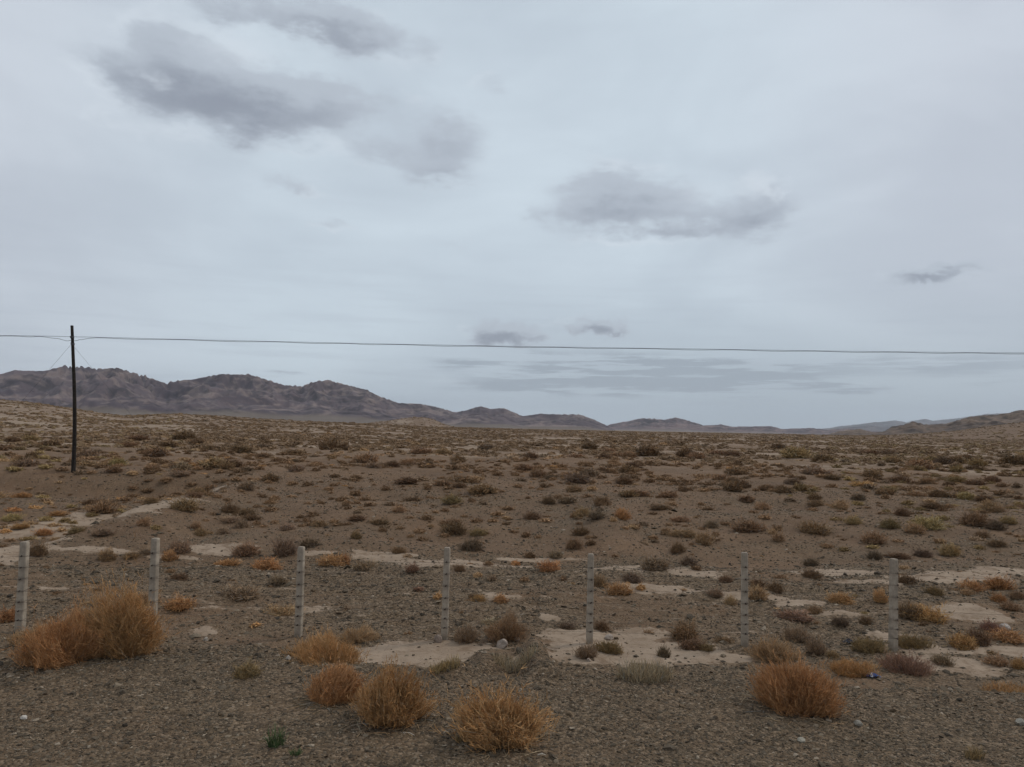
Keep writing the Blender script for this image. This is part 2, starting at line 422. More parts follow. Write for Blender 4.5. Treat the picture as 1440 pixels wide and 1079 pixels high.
make_range('blue_mountains', [(1120, 613), (1170, 603), (1200, 600), (1220, 598), (1245, 601), (1262, 598.5), (1300, 602), (1360, 606), (1400, 612), (1440, 618)],
           14000, 10500, 17000, RM_C, 151, 1600, 0.4)
make_range('far_blue_mountains', [(1090, 613), (1140, 606), (1170, 601), (1230, 594), (1260, 591.5), (1275, 594), (1300, 589), (1312, 592), (1345, 588.5), (1390, 582), (1420, 581.5), (1480, 582), (1560, 592), (1700, 610)],
           21000, 17000, 25000, RM_C, 171, 2200, 0.35)
make_range('brown_hills', [(1120, 618), (1165, 611), (1180, 606.5), (1210, 603.5), (1228, 608.5), (1245, 606), (1255, 599.5), (1270, 598), (1283, 592.5), (1300, 597), (1330, 596), (1350, 590), (1365, 586), (1395, 583.5), (1420, 581), (1430, 577), (1445, 576.5), (1500, 570), (1600, 566), (1750, 590), (1900, 630)],
           2600, 1700, 3600, RM_D, 191, 320, 0.6)

# ------------------------------------------------------------------ shrubs
def dome_dirs(n, g, lo=0.03):
    a = g.uniform(0, 2 * PI, n); s = g.uniform(lo, 1, n) ** 0.85
    c = np.sqrt(np.maximum(1 - s * s, 0))
    return np.stack([c * np.cos(a), c * np.sin(a), s], 1)

def shrub_lines(g, n, k=3, r=0.004, up=0.55, fork=2, height=0.62, L=0.34, lump=0.22, rmin=0.35, wild=0.0):
    """broom of twigs filling a dome of radius 1; returns list of (P, R, t0, t1)"""
    d = dome_dirs(n, g)
    a = np.arctan2(d[:, 1], d[:, 0])
    ph = g.uniform(0, 6.28, 4)
    gap = (np.sin(2 * a + ph[3]) + np.sin(4 * a + 6 * d[:, 2] + ph[1]) + 0.8 * np.sin(9 * d[:, 2] - 3 * a + ph[0]) > 1.15) & (g.uniform(0, 1, n) < 0.8)
    d = d[~gap]; a = a[~gap]; n = len(d)
    out = 1 + lump * (0.5 * np.sin(2 * a + ph[0]) + 0.5 * np.sin(3 * a + ph[1] + 3 * d[:, 2]) + 0.6 * np.sin(5 * a + ph[2] + 5 * d[:, 2])) + 0.05 * g.normal(size=n)
    rho = (rmin + (1 - rmin) * g.uniform(0, 1, n) ** 0.5) * out
    cs = np.hypot(d[:, 0], d[:, 1])
    full = 1 / (cs ** 2.7 + d[:, 2] ** 2.7) ** (1 / 2.7)        # fuller than a half ball
    rho = rho * full; 
    tip = d * rho[:, None] * np.array([1, 1, height])
    tip[:, :2] *= (0.68 + 0.32 * sst(0, 0.42, d[:, 2] * rho))[:, None]
    tip *= (1 + wild * np.abs(g.normal(size=n)) ** 2)[:, None]
    vec = d * np.array([1, 1, 0.8]) + np.array([0, 0, up]) + 0.33 * g.normal(size=(n, 3))
    vec /= np.linalg.norm(vec, axis=1, keepdims=True)
    ln = L * g.uniform(0.6, 1.25, n) * np.clip(rho, 0.4, 1)
    p0 = tip - vec * ln[:, None]
    p0[:, 2] = np.maximum(p0[:, 2], 0.0) ; tip[:, 2] = np.maximum(tip[:, 2], 0.015)
    s = np.linspace(0, 1, k)[None, :, None]
    bend = 0.10 * ln[:, None, None] * g.normal(size=(n, 1, 3)) * (s * (1 - s) * 4)
    P = p0[:, None] * (1 - s) + tip[:, None] * s + bend
    R = r * np.linspace(1.15, 0.55, k)[None] * g.uniform(0.7, 1.3, (n, 1))
    sets = [(P, R, rho)]
    for f in range(fork):
        st = P[:, k // 2] if k > 2 else p0 * 0.5 + tip * 0.5
        v2 = vec + 0.5 * g.normal(size=(n, 3)); v2 /= np.linalg.norm(v2, axis=1, keepdims=True)
        e = st + v2 * (ln * g.uniform(0.35, 0.6, n))[:, None]; e[:, 2] = np.maximum(e[:, 2], 0.01)
        sets.append((np.stack([st, e], 1), r * np.array([[0.85, 0.5]]) * np.ones((n, 1)), rho))
    return sets

def stem_lines(g, n, k=5, r=0.012, height=0.62, reach=0.72):
    d = dome_dirs(n, g, 0.02)
    p0 = np.stack([g.normal(0, 0.10, n), g.normal(0, 0.10, n), np.full(n, -0.02)], 1)
    e = d * np.array([1, 1, height]) * g.uniform(0.45, reach + 0.2, n)[:, None]
    s = np.linspace(0, 1, k)[None, :, None]
    P = p0[:, None] * (1 - s) + e[:, None] * s
    P[..., 2] -= (0.10 * (s * (1 - s) * 4))[..., 0] * (1 - d[:, 2])[:, None]
    P += 0.02 * g.normal(size=P.shape) * s
    P[..., 2] = np.maximum(P[..., 2], -0.02)
    R = r * np.linspace(1.2, 0.4, k)[None] * g.uniform(0.6, 1.3, (n, 1))
    return P, R

def twig_mesh(name, sets, g, wood=(0.62, 0.6, 0.6), sides=3):
    Vs, Fs, Ts, off = [], [], [], 0
    for P, R, rho in sets:
        v, f, t = tubes(P, R, sides)
        per = P.shape[1] * sides
        br = np.repeat(g.uniform(0.62, 1.35, len(P)), per)
        warm = np.repeat(g.normal(0, 0.06, len(P)), per)
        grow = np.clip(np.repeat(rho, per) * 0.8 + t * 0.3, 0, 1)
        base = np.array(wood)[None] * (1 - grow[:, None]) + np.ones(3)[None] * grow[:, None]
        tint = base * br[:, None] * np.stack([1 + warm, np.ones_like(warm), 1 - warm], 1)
        # a tenth of the twigs are bleached
        dead = np.repeat(g.uniform(0, 1, len(P)) < 0.10, per)[:, None]
        tint = np.where(dead, tint * np.array([0.80, 0.95, 1.25]), tint)
        Vs.append(v); Fs.append(f + off); Ts.append(tint); off += len(v)
    return mesh_np(name, np.concatenate(Vs), np.concatenate(Fs), M_TWIG, {'tint': ('FLOAT_COLOR', np.clip(np.concatenate(Ts), 0, 4))})

COL = {  # the dry plants' own colours
    'rust': (0.440, 0.228, 0.100), 'orange': (0.490, 0.282, 0.124), 'tan': (0.424, 0.274, 0.146), 'brown': (0.318, 0.198, 0.109),
    'dark brown': (0.227, 0.140, 0.078), 'grey brown': (0.312, 0.214, 0.132), 'olive': (0.287, 0.198, 0.095), 'dark grey': (0.207, 0.143, 0.090),
    'yellowish': (0.373, 0.265, 0.122), 'purplish brown': (0.282, 0.164, 0.107), 'green': (0.085, 0.125, 0.05), 'pale': (0.40, 0.31, 0.19)}

# --- the bushes standing near enough to show their twigs: photo x, base y, width, height, colour, label
NEAR = [
    (162, 926, 112, 90, 'orange', 1.0, 'large round orange bush, right and taller one of the leaning pair before second post'),
    (76, 936, 132, 68, 'rust', 1.0, 'wide rust bush with a dark underside, left and lower one of the leaning pair'),
    (40, 905, 74, 40, 'tan', 0.9, 'tan bush half hidden behind the wide rust bush at left edge'),
    (450, 928, 104, 48, 'orange', 1.0, 'wide golden orange bush on the gravel edge below the third post'),
    (463, 990, 86, 62, 'rust', 1.0, 'rust bush with pale bent stems, left beside the taller bush on gravel'),
    (546, 1020, 112, 90, 'orange', 1.2, 'tall orange bush with a pointed crown, between rust bush and straggly bush'),
    (703, 1052, 130, 84, 'orange', 1.0, 'straggly tan bush of loose stems, nearest bush to the bottom edge'),
    (1130, 1006, 124, 86, 'rust', 1.1, 'dense round rust bush standing alone on gravel before the two rightmost posts'),
    (712, 902, 66, 44, 'brown', 1.0, 'reddish brown twiggy bush beside pale stones right of the fourth post'),
    (653, 905, 36, 32, 'grey brown', 1.0, 'small grey brown bush at right foot of the fourth post'),
    (502, 904, 54, 26, 'tan', 0.9, 'tan bush behind the wide golden bush, beside the left clay pan'),
    (1093, 932, 64, 40, 'tan', 1.0, 'tan and olive bush directly behind the lone round rust bush'),
    (1206, 952, 64, 30, 'orange', 0.9, 'low orange bush with blue litter at its right end'),
    (1283, 948, 64, 34, 'purplish brown', 0.9, 'purplish brown bush on bare slope right of the blue litter'),
    (1228, 918, 48, 26, 'olive', 0.9, 'dark olive bush touching the left foot of the rightmost post'),
    (1290, 912, 44, 26, 'olive', 0.9, 'leafy olive bush touching the right foot of the rightmost post'),
    (858, 919, 38, 22, 'olive', 1.0, 'small olive bush on the right clay pan below the fifth post'),
    (826, 927, 32, 26, 'grey brown', 1.0, 'sparse grey sprig on the clay pan just under the fifth post'),
    (1151, 922, 30, 32, 'grey brown', 1.0, 'upright grey brown bush behind the low orange bush with litter'),
    (1127, 904, 44, 28, 'grey brown', 1.0, 'grey brown bush on the stony slope between the sixth and seventh posts'),
]
GROUP_SHRUB = 'dry shrubs scattered over the desert'
near = np.array([(a[0], a[1]) for a in NEAR], float)
npos = unproject(near[:, 0], near[:, 1])
ndep = project(npos)[2]
LITTER = []
placed = []      # x, y, radius of everything growing
for q, (px, py, w, h, colr, upr, lab) in enumerate(NEAR):
    g = np.random.default_rng(500 + q)
    mpp = ndep[q] / FPX
    rad = w * mpp / 2 * (0.78 if q == 6 else 1.0 if q == 3 else 0.87 if w > 80 else 1)
    big = w > 80
    sn = (CAMZ - npos[q][2]) / np.linalg.norm(npos[q] - np.array([0, 0, CAMZ]))
    hei = max((h - sn * w / 2 * 0.8) / math.sqrt(1 - sn * sn) * mpp * (0.98 if q == 0 else 0.85 if q == 1 else 0.76 if q == 5 else 0.72), rad * 0.45)
    p = npos[q].copy(); p[1] += rad * 0.55; p[2] = terrain(p[0], p[1])
    root = bpy.data.objects.new('desert_bush', None); C.objects.link(root)
    root.location = (p[0], p[1], p[2] - 0.02); root.empty_display_size = 0.2
    tag(root, lab, 'bush', GROUP_SHRUB)
    n = int(3600 + 46 * w) if big else int(900 + 22 * w)
    loose = (q == 6)
    pointed = (q == 5)
    hh = hei / rad
    sets = shrub_lines(g, n, 3, 0.0029 / rad * (1.25 if loose else 1), 0.35 if loose else 0.6, 2, hh, 0.42 if loose else 0.34, float(g.uniform(0.18, 0.30)), 0.3, 0.12 if loose else 0.07)
    if big:      # dark dead wood added low inside the crown to deepen its contact shade
        v_ = g.normal(size=(1500, 3)); v_ /= np.linalg.norm(v_, axis=1, keepdims=True); c_ = dome_dirs(1500, g, 0.0) * g.uniform(0.1, 0.70, (1500, 1)) * np.array([1, 1, hh * 0.45])
        Pc = np.stack([c_ - v_ * 0.14, c_ + v_ * 0.14], 1); Pc[..., 2] = np.maximum(Pc[..., 2], 0.0)
        sets.append((Pc, np.full((1500, 2), 0.0045 / rad), np.full(1500, 0.15)))
    if pointed:
        for P, R, rho in sets:
            zz = np.clip(P[..., 2] / hh, 0, 1)
            P[..., :2] *= (1.06 - 0.30 * zz ** 1.6)[..., None]; P[..., 0] -= 0.12 * zz
    lean = g.normal(0, 0.14 if q != 7 else 0.03, 2)
    for P, R, rho in sets:
        P[..., 0] += lean[0] * P[..., 2]; P[..., 1] += lean[1] * P[..., 2]; P *= rad
    for si in range(len(sets)): sets[si] = (sets[si][0], sets[si][1] * rad, sets[si][2])
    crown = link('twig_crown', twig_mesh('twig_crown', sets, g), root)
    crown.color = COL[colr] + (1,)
    P, R = stem_lines(g, 110 if big else 50, 5, (0.0075 if big else 0.006) / rad, hh, 0.8 if loose else 0.7)
    if big:                   # twigs fallen round the foot
        aa = g.uniform(0, 6.28, 120); qq = rad * g.uniform(0.55, 1.45, 120)
        lx, ly = p[0] + qq * np.cos(aa), p[1] + qq * np.sin(aa)
        dv = g.normal(0, 0.07, (120, 3)); dv[:, 2] *= 0.08
        LITTER.append(np.stack([lx, ly, terrain(lx, ly) + 0.008], 1)[:, None] + dv[:, None] * np.linspace(-1, 1, 4)[None, :, None] + 0.008 * g.normal(size=(120, 4, 3)) * np.array([1, 1, 0.3]))
    if loose or q == 4:       # long pale stems sprawling over the ground at the front
        P2, R2 = stem_lines(g, 60, 5, 0.008 / rad, 0.12, 1.05)
        P = np.concatenate([P, P2]); R = np.concatenate([R, R2])
    stems = link('woody_stems', twig_mesh('woody_stems', [(P * rad, R * rad, np.full(len(P), 0.55))], g), root)
    stems.color = (0.30, 0.225, 0.15, 1) if loose or q == 4 else (0.20, 0.145, 0.10, 1)
    placed.append((p[0], p[1], rad))

P = np.concatenate(LITTER)
lit = link('twig_litter', twig_mesh('twig_litter', [(P, np.full(P.shape[:2], 0.0035), np.full(len(P), 0.7))], np.random.default_rng(77)))
lit.color = (0.36, 0.26, 0.155, 1)
tag(lit, 'loose broken twigs lying round the feet of the near bushes', 'twigs', None, 'stuff')

# --- shrubs read off the photo: x, base y, width, height, colour
MID = [
 (147,789,30,19,'brown'),(182,786,26,12,'brown'),(202,781,22,12,'grey brown'),(247,779,42,23,'grey brown'),(236,789,26,17,'orange'),(48,783,30,22,'dark brown'),(342,783,42,20,'brown'),(398,783,36,28,'grey brown'),(433,770,34,15,'dark grey'),(372,801,48,20,'rust'),(317,796,36,12,'rust'),(467,797,42,20,'orange'),(333,844,62,26,'grey brown'),(246,858,50,24,'rust'),(198,852,44,24,'tan'),(8,876,34,24,'rust'),(358,882,24,11,'orange'),(343,953,46,26,'olive'),
 (200,740,20,14,'tan'),(217,745,20,10,'olive'),(273,745,20,14,'brown'),(280,754,20,13,'olive'),(312,752,22,12,'grey brown'),(337,743,24,14,'grey brown'),(360,738,18,9,'dark brown'),(403,746,26,12,'grey brown'),(385,737,16,8,'brown'),(447,741,24,12,'brown'),(430,735,16,10,'dark brown'),(422,729,16,8,'dark brown'),(140,755,34,12,'grey brown'),
 (12,733,30,12,'yellowish'),(25,745,30,10,'orange'),(57,754,28,12,'rust'),(36,760,26,9,'olive'),(12,762,18,7,'brown'),(72,741,24,9,'tan'),(88,735,20,10,'olive'),(62,733,24,10,'yellowish'),(100,737,16,8,'olive'),(84,748,16,9,'tan'),(75,760,18,7,'tan'),(78,726,30,9,'rust'),(125,727,22,8,'olive'),(104,751,24,12,'olive'),(5,750,20,9,'orange'),(40,738,22,9,'tan'),
 (500,758,20,13,'olive'),(537,748,16,9,'dark brown'),(590,750,24,10,'brown'),(593,761,22,10,'dark brown'),(672,754,28,13,'olive'),(663,775,36,22,'dark grey'),(740,756,18,12,'dark brown'),(757,757,14,8,'brown'),(818,753,30,14,'dark brown'),(808,773,26,18,'brown'),(832,767,22,11,'dark brown'),(955,778,26,17,'dark brown'),
 (512,801,40,17,'grey brown'),(484,795,16,18,'rust'),(580,806,22,14,'purplish brown'),(646,804,20,13,'brown'),(687,795,18,10,'brown'),(725,796,18,13,'rust'),(745,785,20,12,'dark brown'),(782,786,24,14,'grey brown'),(773,803,38,19,'rust'),(792,817,14,12,'dark brown'),(560,779,22,12,'brown'),(573,784,18,9,'grey brown'),
 (673,846,23,15,'orange'),(704,848,23,15,'orange'),(616,843,18,13,'orange'),(588,832,20,10,'purplish brown'),(672,812,20,11,'tan'),(692,817,18,12,'grey brown'),(738,819,18,12,'brown'),(487,858,16,12,'grey brown'),
 (922,802,44,22,'grey brown'),(842,827,26,21,'brown'),(873,836,46,20,'orange'),(890,820,32,16,'dark grey'),(903,831,20,12,'orange'),(847,887,26,17,'dark brown'),(934,925,20,20,'dark grey'),(913,891,20,10,'brown'),(966,900,50,30,'brown'),(975,914,40,20,'dark brown'),(994,916,24,14,'olive'),(690,880,30,14,'pale'),
 (992,767,28,22,'tan'),(1007,753,14,9,'brown'),(1088,752,16,13,'tan'),(1097,762,20,14,'tan'),(1095,747,18,12,'brown'),(1233,766,38,20,'brown'),(1340,782,32,20,'yellowish'),(1233,787,26,13,'dark grey'),(1143,796,28,14,'dark grey'),(1145,813,30,15,'dark brown'),(1022,820,22,12,'dark brown'),(970,797,26,18,'dark grey'),(980,803,20,10,'dark brown'),
 (1068,827,26,15,'dark brown'),(1093,834,28,17,'dark brown'),(1067,846,32,23,'tan'),(1008,841,28,15,'grey brown'),(1028,851,18,17,'tan'),(1187,849,42,19,'orange'),(1241,849,24,21,'orange'),(1280,820,36,16,'dark brown'),(1318,837,30,14,'olive'),(1372,831,36,20,'orange'),(1412,830,42,22,'rust'),(1434,843,22,14,'brown'),(1363,838,22,12,'tan'),(1408,848,24,14,'rust'),(1425,860,30,15,'brown'),
 (1313,876,60,30,'orange'),(1285,872,44,26,'dark brown'),(1123,874,62,17,'purplish brown'),(1185,881,30,15,'dark grey'),(1220,878,22,14,'dark brown'),(1148,863,26,14,'brown'),(1174,926,24,13,'tan'),(1330,936,34,19,'grey brown'),(1358,914,42,26,'orange'),(1381,907,40,26,'dark brown'),(1425,905,48,23,'orange'),(1397,888,30,18,'purplish brown'),(1408,937,42,18,'tan'),(1436,942,20,20,'orange'),(1020,905,30,14,'brown'),(1072,921,22,18,'grey brown'),
 (635,709,32,14,'olive'),(580,706,30,9,'dark brown'),(560,721,22,12,'tan'),(624,738,17,9,'dark brown'),(663,706,15,8,'dark brown'),(678,695,54,16,'brown'),(772,709,26,13,'dark brown'),(800,708,36,12,'grey brown'),(848,710,26,14,'brown'),(820,727,26,17,'tan'),(808,728,16,10,'dark brown'),(815,738,13,6,'dark brown'),(875,731,26,17,'rust'),(863,734,14,10,'tan'),(714,718,26,9,'dark brown'),(700,725,30,8,'brown'),(932,717,34,9,'dark brown'),(946,711,22,8,'brown'),(920,724,24,6,'dark brown'),(938,748,18,8,'brown'),(570,681,38,11,'dark brown'),(542,690,18,9,'dark brown'),(601,689,16,10,'brown'),(499,698,22,11,'dark brown'),(513,704,22,9,'dark brown'),(487,709,18,8,'brown'),(710,651,18,8,'brown'),(640,661,17,10,'dark brown'),(654,661,12,7,'brown'),(672,666,21,10,'dark brown'),(754,666,24,9,'brown'),(774,668,13,7,'dark brown'),(765,686,17,9,'dark brown'),(728,686,18,8,'brown'),(650,678,14,9,'dark brown'),(808,692,27,11,'brown'),(833,690,20,9,'tan'),(817,662,18,7,'dark brown'),(827,656,15,10,'brown'),(863,666,19,9,'dark brown'),(848,673,20,7,'dark brown'),(889,658,27,9,'dark brown'),(917,653,24,8,'dark brown'),(914,679,24,9,'dark brown'),(901,698,30,10,'brown'),(871,685,18,6,'brown'),(958,691,12,11,'dark brown'),(913,667,16,8,'brown'),(693,735,20,8,'brown'),(768,735,24,9,'brown'),(612,722,14,7,'brown'),(895,742,18,8,'brown'),
 (1040,667,42,12,'dark brown'),(1118,682,27,11,'dark grey'),(1173,675,27,9,'dark brown'),(1223,688,23,10,'dark grey'),(1247,680,16,7,'dark grey'),(1288,688,23,8,'dark brown'),(1307,680,27,10,'brown'),(1377,682,30,9,'dark brown'),(1433,686,18,10,'dark grey'),(970,680,24,6,'dark brown'),(963,692,12,11,'dark brown'),(1052,707,25,11,'dark brown'),(1075,717,27,13,'tan'),(1077,731,24,10,'brown'),(1113,706,22,9,'dark grey'),(1148,703,26,10,'dark brown'),(1210,704,23,11,'dark grey'),(1185,717,27,15,'tan'),(1178,732,20,8,'olive'),(1203,738,25,14,'yellowish'),(1247,702,17,10,'brown'),(1272,726,25,14,'dark brown'),(1255,744,30,16,'olive'),(1280,710,24,9,'olive'),(1317,716,34,11,'dark brown'),(1310,707,20,8,'tan'),(1363,703,27,13,'yellowish'),(1389,705,29,9,'dark brown'),(1354,692,22,8,'brown'),(1375,741,42,23,'brown'),(1405,746,31,16,'dark grey'),(1290,751,31,17,'tan'),(1385,757,22,12,'brown'),(1408,769,29,12,'dark brown'),(1325,765,22,11,'brown'),(1423,737,26,12,'yellowish'),(1407,721,25,10,'brown'),(1145,719,21,8,'brown'),(1002,743,23,12,'grey brown'),(1022,739,20,8,'dark brown'),(997,718,25,10,'dark brown'),(987,711,16,7,'brown'),(1165,771,24,9,'brown'),(1380,773,20,9,'olive'),(1062,722,20,7,'brown'),(1120,729,16,6,'dark brown'),(1330,732,24,10,'yellowish'),(1437,712,18,9,'yellowish'),
 (255,718,42,20,'olive'),(209,709,23,12,'brown'),(173,705,26,9,'dark brown'),(143,713,40,13,'dark brown'),(345,689,27,14,'grey brown'),(384,704,21,11,'brown'),(368,700,16,8,'dark brown'),(318,705,16,7,'brown'),(290,697,26,8,'brown'),(218,651,23,10,'dark brown'),(42,645,22,12,'dark brown'),(10,641,22,8,'dark brown'),(75,648,19,9,'dark brown'),(157,665,26,10,'dark brown'),(110,668,22,9,'grey brown'),(127,667,18,7,'brown'),(363,661,20,8,'dark brown'),(317,660,24,12,'brown'),(415,664,25,12,'grey brown'),(443,663,17,8,'dark brown'),(432,684,19,10,'dark brown'),(407,653,16,8,'brown'),(388,649,20,8,'dark brown'),(247,665,22,9,'brown'),(266,667,18,8,'dark brown'),(230,681,24,10,'brown'),(205,694,22,8,'dark brown'),(185,700,20,8,'dark brown'),(60,660,24,8,'yellowish'),(20,664,24,8,'yellowish'),(84,663,22,8,'dark brown'),(25,700,30,9,'rust'),(60,706,26,8,'brown'),(410,683,20,8,'brown'),(460,690,18,8,'brown'),(470,672,20,8,'dark brown'),(330,677,20,7,'brown'),(15,720,26,9,'rust'),(45,715,24,8,'orange'),
]
mid = np.array([m[:4] for m in MID], float)
mp = unproject(mid[:, 0], mid[:, 1]); md = project(mp)[2]
S = []   # x, y, radius, height, colour
for q in range(len(MID)):
    mpp = md[q] / FPX
    rad = mid[q, 2] * mpp / 2; hei = mid[q, 3] * mpp
    # a low bush seen from above shows its depth as well as its height
    sn = (CAMZ - mp[q, 2]) / np.linalg.norm(mp[q] - np.array([0, 0, CAMZ]))
    S.append((mp[q, 0], mp[q, 1] + rad * 0.5, rad * 1.05, max(hei - sn * rad * 0.9, rad * 0.42) * 0.88, MID[q][4]))

# --- the rest of the cover, drawn at random with the photo's densities
def scatter(n, r0, r1, dens):
    """candidates uniform over the ground in front of the camera between two distances"""
    a = np.radians(rng.uniform(-41, 41, n)); r = np.sqrt(rng.uniform(r0 ** 2, r1 ** 2, n))
    x, y = r * np.sin(a), r * np.cos(a)
    return x, y, r
CN = list(COL)
def pick_colour(px, r, n):
    out = []
    u = rng.uniform(0, 1, n)
    for i in range(n):
        if px[i] > 1100 and u[i] < 0.24: out.append('yellowish' if u[i] < 0.10 else 'olive')
        elif px[i] < 260 and u[i] < 0.30: out.append('yellowish' if u[i] < 0.12 else 'tan')
        else:
            v = rng.uniform()
            out.append('dark brown' if v < 0.46 else 'brown' if v < 0.78 else 'grey brown' if v < 0.88 else 'dark grey' if v < 0.94 else 'tan' if v < 0.985 else 'orange')
    return out
hash_cells = {}
def near_free(x, y, r, gap=0.9):
    cx, cy = int(x // 3), int(y // 3)
    for a in (-1, 0, 1):
        for b in (-1, 0, 1):
            for (u, v, s) in hash_cells.get((cx + a, cy + b), ()):
                if (u - x) ** 2 + (v - y) ** 2 < ((s + r) * gap) ** 2: return False
    return True
def claim(x, y, r): hash_cells.setdefault((int(x // 3), int(y // 3)), []).append((x, y, r))
for x, y, r in placed: claim(x, y, r)
for s in S: claim(s[0], s[1], s[2])
for (r0, r1, n) in ((15, 30, 120), (30, 46, 950), (46, 75, 3600), (75, 130, 12500)):
    x, y, r = scatter(n, r0, r1, 1)
    clump = fbm(x / 8, y / 8, 91, 3)
    keep = (clump > rng.normal(-0.08, 0.15, n))
    rad = np.exp(rng.normal(math.log(0.24 if r0 < 40 else 0.33 if r0 < 60 else 0.41), 0.5, n))
    px, py, dd = project(np.stack([x, y, terrain(x, y)], 1))
    cols = pick_colour(px, r, n)
    for i in range(n):
        if keep[i] and near_free(x[i], y[i], rad[i], 0.62):
            if r0 < 20: rad[i] *= 0.62
            claim(x[i], y[i], rad[i])
            S.append((x[i], y[i], rad[i], rad[i] * rng.uniform(0.42, 0.72), cols[i]))
sx = np.array([s[0] for s in S]); sy = np.array([s[1] for s in S]); srad = np.array([s[2] for s in S]); shei = np.array([s[3] for s in S])
sz = terrain(sx, sy)
spx, spy, sdep = project(np.stack([sx, sy, sz], 1))
area = srad * shei / sdep ** 2 * ((spx > -25) & (spx < 1465))
# which are hidden behind a near bush does not matter: the photo places them
order = np.argsort(-area)
N_IND = 300 - len(NEAR) - 4
ind = set(order[:N_IND].tolist())

# proto meshes
def core_lines(g, n, r):
    """short crossing twigs low inside the crown that close it"""
    d = dome_dirs(n, g, 0.0); c_ = d * g.uniform(0.25, 0.8, (n, 1))
    v = g.normal(size=(n, 3)); v /= np.linalg.norm(v, axis=1, keepdims=True)
    P = np.stack([c_ - v * 0.16, c_ + v * 0.16], 1); P[..., 2] = np.maximum(P[..., 2], 0.0)
    return (P, np.full((n, 2), r), np.full(n, 0.45))
PROTO_HI = []
for v in range(5):
    g = np.random.default_rng(800 + v)
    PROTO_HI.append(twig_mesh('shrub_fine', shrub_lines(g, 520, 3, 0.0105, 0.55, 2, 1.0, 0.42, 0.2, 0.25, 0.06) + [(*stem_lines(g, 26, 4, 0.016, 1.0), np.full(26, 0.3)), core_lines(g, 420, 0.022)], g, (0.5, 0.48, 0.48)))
PROTO_MD = []
for v in range(6):
    g = np.random.default_rng(840 + v)
    PROTO_MD.append(twig_mesh('shrub_coarse', shrub_lines(g, 420, 3, 0.019, 0.5, 1, 1.0, 0.40, 0.20, 0.3, 0.03) + [core_lines(g, 320, 0.035)], g, (0.5, 0.48, 0.48)))

ORD = ['leftmost', 'second', 'third', 'fourth', 'fifth', 'sixth', 'seventh', 'eighth', 'ninth', 'tenth', 'eleventh', 'twelfth', 'thirteenth', 'fourteenth', 'fifteenth', 'sixteenth', 'seventeenth', 'eighteenth', 'nineteenth', 'twentieth']
POST_PX = [33, 217, 421, 626, 830, 1046, 1256]
NTH = ['first', 'second', 'third', 'fourth', 'fifth', 'sixth', 'seventh']
def gap_of(px):
    k = sum(px > p for p in POST_PX)
    if k == 0: return 'left of first post'
    if k == 7: return 'right of seventh post'
    return 'between %s and %s posts' % (NTH[k - 1], NTH[k])
def band_of(d):
    return 'near the fence' if d < 19 else 'by the pale wash' if d < 28 else 'on stony slope' if d < 42 else 'on open plain' if d < 62 else 'far out on plain'
def size_of(r): return 'small' if r < 0.30 else 'large' if r > 0.62 else 'rounded'
cells = {}
for i in ind: cells.setdefault((size_of(srad[i]), S[i][4], band_of(sdep[i]), gap_of(spx[i])), []).append(i)
labels = {}
for (sz_, co, ba, ga), ids in cells.items():
    ids.sort(key=lambda i: spx[i])
    for k, i in enumerate(ids):
        if len(ids) == 1: labels[i] = '%s %s shrub %s, only such one %s' % (sz_, co, ba, ga)
        else: labels[i] = '%s %s shrub %s, %s %s' % (sz_, co, ba, ORD[k] + ('' if k == 0 else ' from left'), ga)

random.seed(5)
for i in sorted(ind, key=lambda i: sdep[i]):
    protos = PROTO_HI if sdep[i] < 40 else PROTO_MD
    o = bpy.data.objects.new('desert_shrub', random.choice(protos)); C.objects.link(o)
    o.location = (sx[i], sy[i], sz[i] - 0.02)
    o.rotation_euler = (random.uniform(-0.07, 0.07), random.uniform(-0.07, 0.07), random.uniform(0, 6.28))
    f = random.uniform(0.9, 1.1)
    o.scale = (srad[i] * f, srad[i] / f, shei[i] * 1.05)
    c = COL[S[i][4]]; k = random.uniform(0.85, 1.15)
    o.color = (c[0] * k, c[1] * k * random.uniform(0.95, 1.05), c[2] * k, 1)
    tag(o, labels[i], 'shrub', GROUP_SHRUB)

